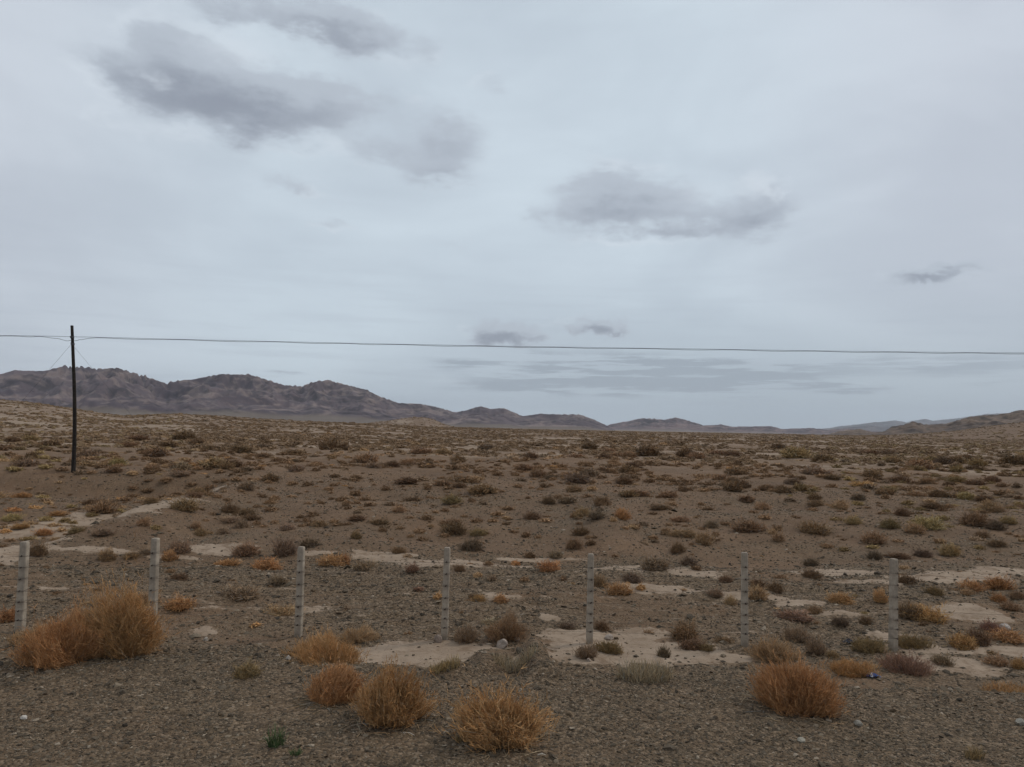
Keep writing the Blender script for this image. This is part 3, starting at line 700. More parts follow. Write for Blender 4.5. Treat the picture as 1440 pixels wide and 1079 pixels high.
# --- all further shrubs as one object of ground cover
def spikes(g, n):
    """ragged low mound: a lumpy half ball broken up by n stubby points"""
    rings, seg = (3, 8) if n > 10 else (2, 6)
    V = [(0, 0, 0.8)]
    for k in range(rings):
        el_ = PI / 2 * (1 - (k + 1) / rings)
        for j in range(seg):
            a = 2 * PI * (j + 0.5 * (k % 2)) / seg; q = g.uniform(0.62, 1.0)
            V.append((q * math.cos(el_) * math.cos(a), q * math.cos(el_) * math.sin(a), max(q * 0.85 * math.sin(el_), 0)))
    F = [(0, 1 + j, 1 + (j + 1) % seg) for j in range(seg)]
    for k in range(rings - 1):
        for j in range(seg):
            a, b = 1 + k * seg + j, 1 + k * seg + (j + 1) % seg
            F += [(a, a + seg, b + seg), (a, b + seg, b)]
    V = np.array(V); F = np.array(F); T = np.repeat(g.uniform(0.7, 1.15, (len(V), 1)), 3, 1)
    d = dome_dirs(n, g, 0.1)
    tip = d * g.uniform(0.85, 1.12, n)[:, None]; b0 = d * 0.6
    a = g.uniform(0, 6.28, n); vs = []
    for k in range(3):
        w_ = 0.16 * g.uniform(0.6, 1.2, n)
        vs.append(b0 + np.stack([w_ * np.cos(a + k * 2.094), w_ * np.sin(a + k * 2.094), 0 * w_], 1))
    V2 = np.stack([tip] + vs, 1).reshape(-1, 3); V2[:, 2] = np.maximum(V2[:, 2], 0)
    F2 = (np.arange(n)[:, None, None] * 4 + np.array([[[0, 1, 2], [0, 2, 3], [0, 3, 1]]])).reshape(-1, 3) + len(V)
    return np.concatenate([V, V2]), np.concatenate([F, F2]), np.concatenate([T, np.repeat(g.uniform(0.8, 1.3, (n * 4, 1)), 3, 1)])
def low_twigs(g, n):
    Vs, Fs, Ts, off = [], [], [], 0
    for P, R, rho in shrub_lines(g, n, 2, 0.03, 0.5, 1, 1.0, 0.4, 0.2, 0.3) + [core_lines(g, 90, 0.06)]:
        v, f, t = tubes(P, R, 3)
        Vs.append(v); Fs.append(f + off); off += len(v)
        Ts.append(np.repeat(g.uniform(0.7, 1.3, len(P)), P.shape[1] * 3)[:, None] * np.ones((1, 3)))
    f = np.concatenate(Fs); f = np.concatenate([f[:, [0, 1, 2]], f[:, [0, 2, 3]]])
    return np.concatenate(Vs), f, np.concatenate(Ts)
LOD = {0: [low_twigs(np.random.default_rng(900 + v), 110) for v in range(6)], 1: [spikes(np.random.default_rng(920 + v), 22) for v in range(6)], 2: [spikes(np.random.default_rng(940 + v), 5) for v in range(6)]}
rest = [i for i in range(len(S)) if i not in ind]
X = [sx[rest]]; Y = [sy[rest]]; RD = [srad[rest]]; HT = [shei[rest]]; CC = [np.array([COL[S[i][4]] for i in rest])]; LV = [np.where(sdep[rest] < 70, 0, 1)]
for (r0, r1, n, lod, rm) in ((130, 260, 16000, 1, 0.46), (260, 520, 28000, 2, 0.62), (520, 1300, 26000, 2, 1.0)):
    x, y, r = scatter(n, r0, r1, 1)
    keep = fbm(x / 25, y / 25, 95, 3) > rng.normal(-0.15, 0.3, n)
    x, y, r = x[keep], y[keep], r[keep]; n = len(x)
    rad = np.exp(rng.normal(math.log(rm), 0.35, n))
    px, py, dd = project(np.stack([x, y, terrain(x, y)], 1))
    X.append(x); Y.append(y); RD.append(rad); HT.append(rad * rng.uniform(0.42, 0.65, n)); CC.append(np.array([COL[c] for c in pick_colour(px, r, n)])); LV.append(np.full(n, lod))
X, Y, RD, HT, CC, LV = map(np.concatenate, (X, Y, RD, HT, CC, LV))
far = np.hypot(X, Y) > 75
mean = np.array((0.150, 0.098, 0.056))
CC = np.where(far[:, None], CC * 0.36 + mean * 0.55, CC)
nt_ = 2600
x, y, r = scatter(nt_, 17, 70, 1)
k = (sandmask(x, y) < 0.7) & (fbm(x / 4, y / 4, 97, 2) > rng.normal(0, 0.3, nt_)); x, y = x[k], y[k]; nt_ = len(x)
tr = np.exp(rng.normal(math.log(0.10), 0.35, nt_))
X = np.concatenate([X, x]); Y = np.concatenate([Y, y]); RD = np.concatenate([RD, tr]); HT = np.concatenate([HT, tr * rng.uniform(0.5, 0.9, nt_)])
CC = np.concatenate([CC, np.array([COL[c] for c in rng.choice(['brown', 'dark brown', 'grey brown', 'tan'], nt_)]) * 0.9]); LV = np.concatenate([LV, np.zeros(nt_, int)])
CC = CC * rng.uniform(0.8, 1.2, (len(CC), 1))
ZZ = terrain(X, Y) - 0.03
Vs, Fs, Ts, off = [], [], [], 0
pick = rng.integers(0, 6, len(X)); rot = rng.uniform(0, 6.28, len(X))
for lod in LOD:
    for v in range(6):
        sel = np.where((LV == lod) & (pick == v))[0]
        if not len(sel): continue
        pv, pf, pt = LOD[lod][v]
        c, s = np.cos(rot[sel])[:, None], np.sin(rot[sel])[:, None]
        vx = (pv[None, :, 0] * c - pv[None, :, 1] * s) * RD[sel][:, None] + X[sel][:, None]
        vy = (pv[None, :, 0] * s + pv[None, :, 1] * c) * RD[sel][:, None] + Y[sel][:, None]
        vz = pv[None, :, 2] * HT[sel][:, None] + ZZ[sel][:, None]
        Vs.append(np.stack([vx, vy, vz], -1).reshape(-1, 3))
        Fs.append((pf[None] + (np.arange(len(sel)) * len(pv))[:, None, None]).reshape(-1, 3) + off)
        Ts.append((pt[None] * CC[sel][:, None]).reshape(-1, 3)); off += len(sel) * len(pv)
cover = link('scrub_cover', mesh_np('scrub_cover', np.concatenate(Vs), np.concatenate(Fs), M_TWIG, {'tint': ('FLOAT_COLOR', np.concatenate(Ts))}))
cover.color = (1, 1, 1, 1)
tag(cover, 'countless small brown shrubs dotting the plain out to the mountains', 'scrub', None, 'stuff')

# --- small tufts of grass and weed
def tuft(name, px, py, w, h, colr, n, lab, cat, seed, lean=0.6):
    g = np.random.default_rng(seed)
    p = unproject(np.array([px], float), np.array([py], float))[0]; mpp = project(p)[2] / FPX
    rad, hei = w * mpp / 2, h * mpp
    a = g.uniform(0, 6.28, n); u = np.sqrt(g.uniform(0, 1, n)); b = np.stack([u * np.cos(a) * rad * 0.8, u * np.sin(a) * rad * 0.5, np.zeros(n)], 1)
    bz = terrain(b[:, 0] + p[0], b[:, 1] + p[1]) - p[2]; b[:, 2] = bz - 0.01
    e = b + np.stack([g.normal(0, lean * hei * 0.5, n), g.normal(0, lean * hei * 0.5, n), hei * g.uniform(0.4, 1.1, n)], 1)
    m_ = (b + e) / 2 + np.stack([g.normal(0, 0.01, n), g.normal(0, 0.01, n), 0.12 * hei * np.ones(n)], 1)
    me = twig_mesh(name, [(np.stack([b, m_, e], 1), np.full((n, 1), 0.0028) * np.array([[1.1, 0.9, 0.35]]), np.full(n, 0.8))], g)
    o = link(name, me, None, p); o.color = COL[colr] + (1,)
    return tag(o, lab, cat, 'tufts of grass and weeds')
tuft('grass_tuft', 907, 953, 96, 22, 'pale', 900, 'pale dry grass tuft spread along the gravel edge right of the spits', 'grass tuft', 61)
tuft('grass_tuft', 725, 940, 80, 16, 'pale', 500, 'thin dry grass tuft on the stony spits between the two clay pans', 'grass tuft', 62)
tuft('weed_tuft', 388, 1050, 26, 26, 'green', 90, 'fresh green weed sprouting from gravel near the bottom left', 'weed', 63)
tuft('grass_tuft', 626, 940, 54, 14, 'yellowish', 320, 'yellowish grass tuft at lower rim of left clay pan', 'grass tuft', 64)
tuft('weed_tuft', 415, 1062, 18, 10, 'green', 60, 'tiny green weed flat on gravel, right below the taller green weed', 'weed', 65)
tuft('grass_tuft', 1418, 973, 90, 12, 'orange', 500, 'low orange grass tuft on the gravel edge at the right margin', 'grass tuft', 66)
tuft('weed_tuft', 1370, 1066, 34, 16, 'olive', 140, 'sparse olive weed on gravel in the bottom right corner', 'weed', 67)
tuft('weed_tuft', 648, 1042, 20, 10, 'olive', 70, 'flat olive weed on gravel left of the straggly tan bush', 'weed', 68)

# ------------------------------------------------------------------ gravel
phi = (1 + 5 ** 0.5) / 2
ICO_V = np.array([(-1, phi, 0), (1, phi, 0), (-1, -phi, 0), (1, -phi, 0), (0, -1, phi), (0, 1, phi), (0, -1, -phi), (0, 1, -phi), (phi, 0, -1), (phi, 0, 1), (-phi, 0, -1), (-phi, 0, 1)]) / math.hypot(1, phi)
ICO_F = np.array([(0, 11, 5), (0, 5, 1), (0, 1, 7), (0, 7, 10), (0, 10, 11), (1, 5, 9), (5, 11, 4), (11, 10, 2), (10, 7, 6), (7, 1, 8), (3, 9, 4), (3, 4, 2), (3, 2, 6), (3, 6, 8), (3, 8, 9), (4, 9, 5), (2, 4, 11), (6, 2, 10), (8, 6, 7), (9, 8, 1)])
OCT_V = np.array([(1, 0, 0), (-1, 0, 0), (0, 1, 0), (0, -1, 0), (0, 0, 1), (0, 0, -1.0)])
OCT_F = np.array([(0, 2, 4), (2, 1, 4), (1, 3, 4), (3, 0, 4), (2, 0, 5), (1, 2, 5), (3, 1, 5), (0, 3, 5)])
ST_COL = np.array([(0.106, 0.083, 0.058), (0.080, 0.062, 0.043), (0.132, 0.093, 0.058), (0.158, 0.123, 0.085), (0.25, 0.20, 0.145), (0.055, 0.044, 0.032)])
def stones(x, y, r, PV, PF, g, flat=0.55):
    n = len(x)
    P = PV[None] * (1 + 0.28 * g.normal(size=(n, len(PV), 1))) * r[:, None, None] * np.stack([g.uniform(0.8, 1.5, n), g.uniform(0.6, 1.1, n), flat * g.uniform(0.5, 1.2, n)], 1)[:, None]
    a = g.uniform(0, 6.28, n); tl = g.normal(0, 0.25, n)
    c, s = np.cos(a)[:, None], np.sin(a)[:, None]; ct, st_ = np.cos(tl)[:, None], np.sin(tl)[:, None]
    X1, Z1 = P[..., 0] * ct - P[..., 2] * st_, P[..., 0] * st_ + P[..., 2] * ct
    V = np.stack([X1 * c - P[..., 1] * s + x[:, None], X1 * s + P[..., 1] * c + y[:, None], Z1 + (terrain(x, y) + r * 0.12)[:, None]], -1)
    F = PF[None] + (np.arange(n) * len(PV))[:, None, None]
    col = ST_COL[g.choice(6, n, p=[0.28, 0.22, 0.2, 0.17, 0.05, 0.08])] * g.uniform(0.7, 1.35, (n, 1))
    return V.reshape(-1, 3), F.reshape(-1, 3), np.repeat(col, len(PV), 0)
Vs, Fs, Ts, off = [], [], [], 0
for (n, r0, r1, med, sg, PV, PF) in ((110000, 7.6, 13.8, 0.0098, 0.38, OCT_V, OCT_F), (15000, 7.6, 14.0, 0.0165, 0.42, ICO_V, ICO_F), (60000, 13.0, 27, 0.024, 0.42, OCT_V, OCT_F), (4500, 14, 30, 0.042, 0.35, ICO_V, ICO_F), (170000, 24, 54, 0.028, 0.45, OCT_V, OCT_F)):
    a = np.radians(rng.uniform(-40, 40, n)); r = np.sqrt(rng.uniform(r0 ** 2, r1 ** 2, n))
    x, y = r * np.sin(a), r * np.cos(a)
    k = rng.uniform(0, 1, n) < gravelmask(x, y) * (1 - 0.90 * sst(0.25, 0.8, sandmask(x, y))) * np.clip(0.75 + 0.6 * fbm(x * 0.8, y * 0.8, 77, 2), 0.15, 1) + 0.02
    x, y = x[k], y[k]
    v, f, t = stones(x, y, np.exp(rng.normal(math.log(med), sg, len(x))), PV, PF, rng)
    Vs.append(v); Fs.append(f + off); Ts.append(t); off += len(v)
grav = link('gravel', mesh_np('gravel', np.concatenate(Vs), np.concatenate(Fs), M_STONE, {'tint': ('FLOAT_COLOR', np.concatenate(Ts))}))
grav.color = (1, 1, 1, 1)
tag(grav, 'grey brown angular gravel strewn over the bank and slope', 'gravel', None, 'stuff')

# --- single rocks that stand out
def rock(px, py, w, h, colr, lab, seed):
    g = np.random.default_rng(seed)
    p = unproject(np.array([px], float), np.array([py], float))[0]; mpp = project(p)[2] / FPX
    bm = bmesh.new(); bmesh.ops.create_icosphere(bm, subdivisions=3, radius=1)
    cuts = [Vector(v).normalized() for v in g.normal(size=(9, 3))]
    lim = g.uniform(0.62, 0.9, 9)
    for v in bm.verts:
        for c_, l_ in zip(cuts, lim):
            d = v.co.dot(c_)
            if d > l_: v.co -= c_ * (d - l_)
        v.co *= 1 + 0.04 * float(g.normal())
        v.co = Vector((v.co.x * w * mpp / 2, v.co.y * w * mpp / 2 * 0.8, v.co.z * h * mpp * 0.62))
    me = bpy.data.meshes.new('rock'); bm.to_mesh(me); bm.free()
    me.materials.append(plain_material('rock_stone', tuple(c * 0.8 for c in colr), tuple(min(c * 1.2, 1) for c in colr), 14, 0.9, 0.01))
    o = link('rock', me, None, (p[0], p[1], p[2] + h * mpp * 0.25)); o.rotation_euler = (0, 0, float(g.uniform(0, 6)))
    return tag(o, lab, 'rock', 'single rocks on the sand and gravel')
PALE = (0.36, 0.29, 0.235)
rock(706, 911, 19, 15, (0.33, 0.27, 0.22), 'pale grey rock below the reddish brown twiggy bush, largest of its group', 1)
rock(692, 900, 9, 6, PALE, 'small pale rock left of the reddish brown twiggy bush', 2)
rock(727, 901, 9, 6, PALE, 'small pale rock right under the reddish brown twiggy bush', 3)
rock(616, 903, 13, 13, (0.27, 0.21, 0.165), 'brown rock at left foot of the fourth post', 4)
rock(828, 930, 8, 5, PALE, 'small white rock on clay pan under the sparse grey sprig', 5)
rock(856, 898, 17, 7, (0.33, 0.27, 0.22), 'flat pale rock above the small olive bush on the right clay pan', 6)
rock(1413, 885, 16, 9, (0.42, 0.36, 0.31), 'whitish rock among bushes near the right edge', 7)
rock(33, 1011, 11, 6, (0.5, 0.45, 0.39), 'small white flat rock on gravel in bottom left corner', 8)
rock(1127, 1043, 11, 7, (0.36, 0.32, 0.25), 'pale flat rock on gravel below the lone round rust bush', 9)
rock(1207, 1019, 12, 7, (0.3, 0.27, 0.22), 'grey flat rock on gravel right of the lone round rust bush', 10)
rock(1435, 1019, 14, 10, (0.3, 0.27, 0.22), 'grey rock on gravel cut by the right edge of the view', 11)
rock(289, 901, 8, 6, (0.36, 0.32, 0.27), 'small pale rock on gravel edge between second and third posts', 12)
rock(406, 927, 8, 6, (0.36, 0.32, 0.27), 'small pale rock on gravel edge just left of the golden bush', 13)

# ------------------------------------------------------------------ fence posts
M_CONC = plain_material('weathered_concrete', (0.26, 0.215, 0.165), (0.41, 0.345, 0.268), 5.0, 0.95, 0.006)
M_TIE = plain_material('rusty_wire', (0.045, 0.032, 0.026), (0.075, 0.05, 0.038), 30, 0.7)
FY = 15.6
POSTS = [  # photo: top x,y  base x,y  width
    (35, 762, 29, 868, 13.0, 'concrete fence post rising behind the wide rust bush, leftmost of the seven'),
    (219, 757, 214, 876, 12.5, 'concrete fence post at right side of the large round orange bush'),
    (424, 769, 420, 884, 11.5, 'concrete fence post above the wide golden bush, third from left'),
    (629, 770, 625, 896, 11.0, 'concrete fence post with a dark worn foot between left clay pan and grey bush'),
    (831, 779, 829, 899, 10.5, 'thin pale concrete fence post at top of the right clay pan'),
    (1047, 777, 1047, 905, 11.0, 'concrete fence post above the tan and olive bush, second from right'),
    (1257, 786, 1256, 908, 12.0, 'stout square concrete fence post between two olive bushes, rightmost')]
def at_plane(px, py, Y):
    d = ray(np.array([float(px)]), np.array([float(py)]))[0]; t = Y / d[1]
    return Vector((d[0] * t, Y, CAMZ + d[2] * t))
TIE_F = [0.15, 0.28, 0.41, 0.54, 0.66, 0.76, 0.86]
strand = [[] for _ in TIE_F]
for q, (tx, ty, bx, by, w, lab) in enumerate(POSTS):
    top = at_plane(tx, ty, FY); base = at_plane(bx, by, FY)
    gz = float(terrain(base.x, FY))
    base = base + (base - top).normalized() * (base.z - gz + 0.25) if True else base
    foot_z = base.z
    L = (top - base).length; hw = w * FY / FPX / 2 * 0.80
    g = np.random.default_rng(300 + q)
    bm = bmesh.new()
    rings = []
    prof = [(0, 1.0), (0.06, 1.0), (0.12, 0.97), (0.15, 0.90 if q == 3 else 1.0), (0.19, 1.06), (0.3, 1.04), (0.4, 1.02), (0.5, 1.0), (0.6, 0.98), (0.7, 0.96), (0.8, 0.95), (0.9, 0.94), (0.975, 0.93), (0.988, 0.90), (1.0, 0.80)]
    for f, s in prof:
        ring = []
        for (cx_, cy_) in ((-1, -0.8), (-0.8, -1), (0.8, -1), (1, -0.8), (1, 0.8), (0.8, 1), (-0.8, 1), (-1, 0.8)):
            jx, jy = g.normal(0, 0.02, 2)
            ring.append(bm.verts.new((hw * s * (cx_ + jx), hw * s * 0.9 * (cy_ + jy), f * L)))
        rings.append(ring)
    for a, b in zip(rings[:-1], rings[1:]):
        for k in range(8): bm.faces.new((a[k], a[(k + 1) % 8], b[(k + 1) % 8], b[k]))
    bm.faces.new(rings[-1]); bm.faces.new(rings[0][::-1])
    me = bpy.data.meshes.new('fence_post'); bm.to_mesh(me); bm.free(); me.materials.append(M_CONC)
    post = link('fence_post', me)
    up = (top - base).normalized(); qn = Vector((0, 0, 1)).rotation_difference(up)
    yaw = Matrix.Rotation(float(g.normal(0, 0.12)) + (0.35 if q == 6 else 0), 4, 'Z')
    post.matrix_world = Matrix.Translation(base) @ qn.to_matrix().to_4x4() @ yaw
    tag(post, lab, 'fence post', 'concrete posts of the fence')
    vis = (top.z - gz)
    for k, tf in enumerate(TIE_F):
        h_ = L - tf * vis
        pts = []
        e = hw * (1.07 + 0.02)
        loop = [(-e, -e * 0.93), (0, -e * 0.97), (e, -e * 0.93), (e, e * 0.93), (-e, e * 0.93), (-e, -e * 0.93)]
        dz = float(g.normal(0, 0.006))
        P = np.array([[(x_, y_, h_ + dz + 0.004 * i_) for i_, (x_, y_) in enumerate(loop)]], float)
        v, f, t = tubes(P, np.full((1, len(loop)), 0.0045), 5)
        # twisted ends sticking out in front
        tw = np.array([[(0.0, -e, h_), (0.012, -e - 0.018, h_ + 0.012), (-0.01, -e - 0.022, h_ - 0.010), (0.02, -e - 0.03, h_ + 0.016 * float(g.uniform(-1, 1)))]], float)
        v2, f2, t2 = tubes(tw, np.full((1, 4), 0.009), 5)
        me = mesh_np('wire_tie', np.concatenate([v, v2]), np.concatenate([f, f2 + len(v)]), M_TIE)
        tie = link('wire_tie', me, post)
        strand[k].append(post.matrix_world @ Vector((0, -e - 0.012, h_ + dz)))
# the thin strands
NAMES = ['top strand of fence wire running over all seven posts', 'second highest strand of fence wire between the concrete posts', 'third strand from the top of the thin fence wire', 'middle strand of the thin rusty fence wire', 'third strand from the ground of the thin fence wire', 'second lowest strand of fence wire between the posts', 'lowest strand of fence wire close above the clay pans']
for k, pts in enumerate(strand):
    pts = sorted(pts, key=lambda p: p.x)
    pts = [pts[0] + (pts[0] - pts[1]) * 0.9] + pts + [pts[-1] + (pts[-1] - pts[-2]) * 1.0]
    line = []
    for a, b in zip(pts[:-1], pts[1:]):
        for s in np.linspace(0, 1, 9)[:-1]:
            p = a.lerp(b, float(s)); p.z -= (0.012 + 0.01 * ((k * 7 + int(a.x * 3)) % 3)) * 4 * s * (1 - s); line.append(tuple(p))
    line.append(tuple(pts[-1]))
    v, f, t = tubes(np.array([line]), np.full((1, len(line)), 0.0020), 4)
    tag(link('fence_wire', mesh_np('fence_wire', v, f, M_TIE)), NAMES[k], 'wire', 'strands of the wire fence')

# ------------------------------------------------------------------ telegraph pole and its cable
PY = 46.0
M_WOOD = plain_material('tarred_wood', (0.016, 0.013, 0.011), (0.040, 0.032, 0.026), 9.0, 0.85, 0.01)
M_CABLE = plain_material('cable_sheath', (0.03, 0.032, 0.035), (0.05, 0.052, 0.056), 20, 0.6)
M_GALV = plain_material('galvanised_wire', (0.07, 0.072, 0.078), (0.12, 0.12, 0.125), 20, 0.6)
pp = [at_plane(x, y, PY) for x, y in ((103, 666), (104.2, 635), (105, 600), (104.6, 550), (102.8, 500), (101.2, 458))]
pp[0].z = float(terrain(pp[0].x, PY)) - 0.4
root = bpy.data.objects.new('telegraph_pole', None); C.objects.link(root)
root.location = (pp[0].x, PY, pp[0].z + 0.4)
tag(root, 'dark leaning wooden pole on the earth mound at left, carrying a cable', 'utility pole')
def child(name, me):
    o = link(name, me, root); o.matrix_parent_inverse = Matrix.Translation(-root.location); return o
def smooth_path(pts, n=24):
    pts = [np.array(p) for p in pts]; out = []
    P = [pts[0] * 2 - pts[1]] + pts + [pts[-1] * 2 - pts[-2]]
    for i in range(1, len(P) - 2):
        for t in np.linspace(0, 1, n // (len(pts) - 1) + 1)[:-1]:
            a, b, c_, d = P[i - 1:i + 3]
            out.append(0.5 * (2 * b + (c_ - a) * t + (2 * a - 5 * b + 4 * c_ - d) * t ** 2 + (3 * b - a - 3 * c_ + d) * t ** 3))
    out.append(pts[-1]); return np.array([out])
P = smooth_path(pp, 30)
nP = P.shape[1]
v, f, t = tubes(P, np.linspace(0.122, 0.082, nP)[None], 12)
capf = []
bm = bmesh.new(); bv = [bm.verts.new(x) for x in v]
for q in f: bm.faces.new([bv[a] for a in q])
bm.faces.new([bv[a] for a in range(len(v) - 12, len(v))])
for fc in bm.faces: fc.smooth = len(fc.verts) == 4
me = bpy.data.meshes.new('pole_shaft'); bm.to_mesh(me); bm.free(); me.materials.append(M_WOOD)
child('pole_shaft', me)
def at_z(z):
    k = int(np.argmin(np.abs(P[0, :, 2] - z))); return P[0, k]
wire_z = at_plane(102, 474, PY).z
c0 = at_z(wire_z)
# clamp band and cable bracket
for (zz, nm, hgt, rr_) in ((wire_z - 0.02, 'cable_clamp', 0.10, 0.115), (at_plane(102, 484, PY).z, 'guy_band', 0.09, 0.112)):
    c_ = at_z(zz)
    ring = np.array([[(c_[0], c_[1], zz - hgt / 2), (c_[0], c_[1], zz + hgt / 2)]])
    v, f, t = tubes(ring, np.full((1, 2), rr_), 12)
    hook = np.array([[(c_[0], c_[1] - 0.08, zz), (c_[0], c_[1] - 0.20, zz), (c_[0], c_[1] - 0.21, zz + 0.05)]])
    v2, f2, t2 = tubes(hook, np.full((1, 3), 0.02), 6)
    child(nm, mesh_np(nm, np.concatenate([v, v2]), np.concatenate([f, f2 + len(v)]), M_GALV))
gb = at_z(at_plane(102, 484, PY).z)
for (x_, y_) in ((72, 517), (129, 517.5)):
    e = np.array(at_plane(x_, y_, PY)); s0 = np.array([gb[0] + (0.11 if x_ > 100 else -0.11), PY - 0.02, gb[2] - (0.12 if x_ > 100 else 0)])
    d = (e - s0); d /= np.linalg.norm(d)
    tt = 0
    while tt < 20 and (s0 + d * tt)[2] > terrain((s0 + d * tt)[0], PY + 0.0): tt += 0.05
    v, f, t = tubes(np.array([[s0, s0 + d * (tt + 0.2)]]), np.full((1, 2), 0.006), 5)
    child('guy_wire', mesh_np('guy_wire', v, f, M_GALV))
# overhead cable: messenger wire with a cable lashed under it
WPX = [(-420, 470), (-200, 471), (0, 472), (60, 472.8), (92, 473.5), (110, 474), (135, 474.4), (300, 478.5), (450, 481.8), (550, 484), (700, 486.8), (830, 488.8), (1000, 491.2), (1150, 493.5), (1300, 495.3), (1440, 496.5), (1700, 496.8), (1900, 496)]
wp = [at_plane(x, y, PY - 0.22) for x, y in WPX]
W = smooth_path(wp, 17 * 9)
n = W.shape[1]; s = np.arange(n)
root_c = bpy.data.objects.new('overhead_cable', None); C.objects.link(root_c); root_c.location = tuple(W[0, n // 2])
tag(root_c, 'dark overhead cable hung from the leaning pole across the whole sky', 'cable')
def cchild(name, me):
    o = link(name, me, root_c); o.matrix_parent_inverse = Matrix.Translation(-root_c.location); return o
v, f, t = tubes(W, np.full((1, n), 0.011), 6); cchild('messenger_wire', mesh_np('messenger_wire', v, f, M_CABLE))
near_pole = np.exp(-((W[0, :, 0] - c0[0]) / 0.9) ** 2)
L2 = W.copy(); L2[0, :, 2] -= 0.045 + 0.02 * np.sin(s * 0.9) + 0.20 * near_pole; L2[0, :, 1] += 0.01 * np.cos(s * 0.9)
v, f, t = tubes(L2, np.full((1, n), 0.013), 6); cchild('lashed_cable', mesh_np('lashed_cable', v, f, M_CABLE))

# ------------------------------------------------------------------ litter
def scrap(name, px, py, w, h, mats, lab, seed):
    g = np.random.default_rng(seed)
    p = unproject(np.array([px], float), np.array([py], float))[0]; mpp = project(p)[2] / FPX
    bm = bmesh.new(); bmesh.ops.create_grid(bm, x_segments=12, y_segments=8, size=1)
    for v in bm.verts:
        x, y = v.co.x, v.co.y
        z = 0.5 + 0.5 * float(fbm(np.array(x * 1.7), np.array(y * 1.7), seed, 3))
        v.co = Vector((x * w * mpp / 2 * (1 + 0.1 * float(gnoise(np.array(y * 3), np.array(x), seed + 9))), y * w * mpp * 0.3, max(z, 0.02) * h * mpp * (1 - 0.55 * x * x)))
    r = bmesh.ops.solidify(bm, geom=bm.faces[:], thickness=0.004)
    for fc in bm.faces:
        c_ = fc.calc_center_median().x / (w * mpp / 2)
        fc.material_index = (1 if (-0.55 < c_ < -0.1) else 0) if len(mats) > 1 else 0
    me = bpy.data.meshes.new(name); bm.to_mesh(me); bm.free()
    for m in mats: me.materials.append(m)
    o = link(name, me, None, (p[0], p[1], p[2] + 0.01))
    return tag(o, lab, 'litter')
M_BLUE = plain_material('blue_film', (0.045, 0.075, 0.20), (0.10, 0.14, 0.30), 9, 0.45)
M_WHITE = plain_material('white_film', (0.45, 0.45, 0.47), (0.6, 0.6, 0.62), 9, 0.5)
M_BLACK = plain_material('dark_film', (0.03, 0.03, 0.035), (0.07, 0.07, 0.09), 9, 0.5)
scrap('plastic_wrapper', 1227, 953, 19, 8, [M_BLUE, M_WHITE], 'crumpled blue and white wrapper at right end of the low orange bush', 31)
scrap('plastic_sheet', 1194, 905, 15, 7, [M_BLACK], 'crumpled dark plastic scrap on the slope left of the rightmost post', 33)
# pale sticks on the gravel
def stick(px, py, px2, py2, lab, r=0.006):
    p = unproject(np.array([px, px2], float), np.array([py, py2], float))
    p[:, 2] += r
    m_ = p.mean(0) + np.array([0, 0.01, 0.012])
    v, f, t = tubes(np.array([[p[0], m_, p[1]]]), np.array([[r, r * 0.9, r * 0.6]]), 6)
    tag(link('dry_stick', mesh_np('dry_stick', v, f, plain_material('bleached_wood', (0.42, 0.36, 0.28), (0.55, 0.48, 0.39), 12))), lab, 'stick', 'bleached sticks on the gravel')
stick(756, 1063, 768, 1063.5, 'short white stick on gravel right below the straggly tan bush', 0.009)
stick(567, 1031, 583, 1035, 'thin brown stick on gravel below the tall orange bush', 0.006)
stick(624, 1031, 631, 1030.5, 'small pale stick on gravel left of the straggly tan bush', 0.006)

# ------------------------------------------------------------------ haze
RH = 26500.0
bm = bmesh.new(); bmesh.ops.create_cube(bm, size=1)
for v in bm.verts: v.co = Vector((v.co.x * 2 * 27500, v.co.y * 2 * 27500, -8 if v.co.z < 0 else 900))
me = bpy.data.meshes.new('haze'); bm.to_mesh(me); bm.free()
hm = bpy.data.materials.new('haze'); hm.use_nodes = True
ht = NT(hm.node_tree); ht.n.clear()
ho = ht.new('ShaderNodeOutputMaterial'); hv = ht.new('ShaderNodeVolumePrincipled')
hv.inputs['Color'].default_value = (0.84, 0.91, 1.0, 1); hv.inputs['Density'].default_value = 3.0e-5; hv.inputs['Anisotropy'].default_value = 0.2
ht.l.new(hv.outputs[0], ho.inputs['Volume']); me.materials.append(hm)
tag(link('haze', me), kind='stuff')

# ------------------------------------------------------------------ sky and sun
SUN_EL, SUN_AZ = math.radians(46), math.radians(62)      # ahead, to the right
world = bpy.data.worlds.new("World"); scene.world = world; world.use_nodes = True
w = NT(world.node_tree); w.n.clear()
wo = w.new('ShaderNodeOutputWorld'); bg = w.new('ShaderNodeBackground'); w.l.new(bg.outputs[0], wo.inputs[0])
sky = w.new('ShaderNodeTexSky', sky_type='NISHITA', sun_disc=False, sun_elevation=SUN_EL, sun_rotation=SUN_AZ)
dirn = w.new('ShaderNodeTexCoord').outputs['Generated']
sp = w.new('ShaderNodeSeparateXYZ'); w.l.new(dirn, sp.inputs[0]); dx, dy, dz = sp.outputs
azn = w.math('ARCTAN2', dx, dy); eln = w.math('ARCSINE', w.math('MAXIMUM', w.math('MINIMUM', dz, 1.0), -1.0))
stretch = w.scale(dirn, (1, 1, 2.6))
nz1 = w.noise(stretch, 5.5, 7, 0.58); nz2 = w.noise(w.scale(dirn, (1.3, 1.3, 3.4)), 13.0, 6, 0.6); nz3 = w.noise(w.scale(dirn, (1, 1, 2.4)), 2.6, 5, 0.5, 0.4)
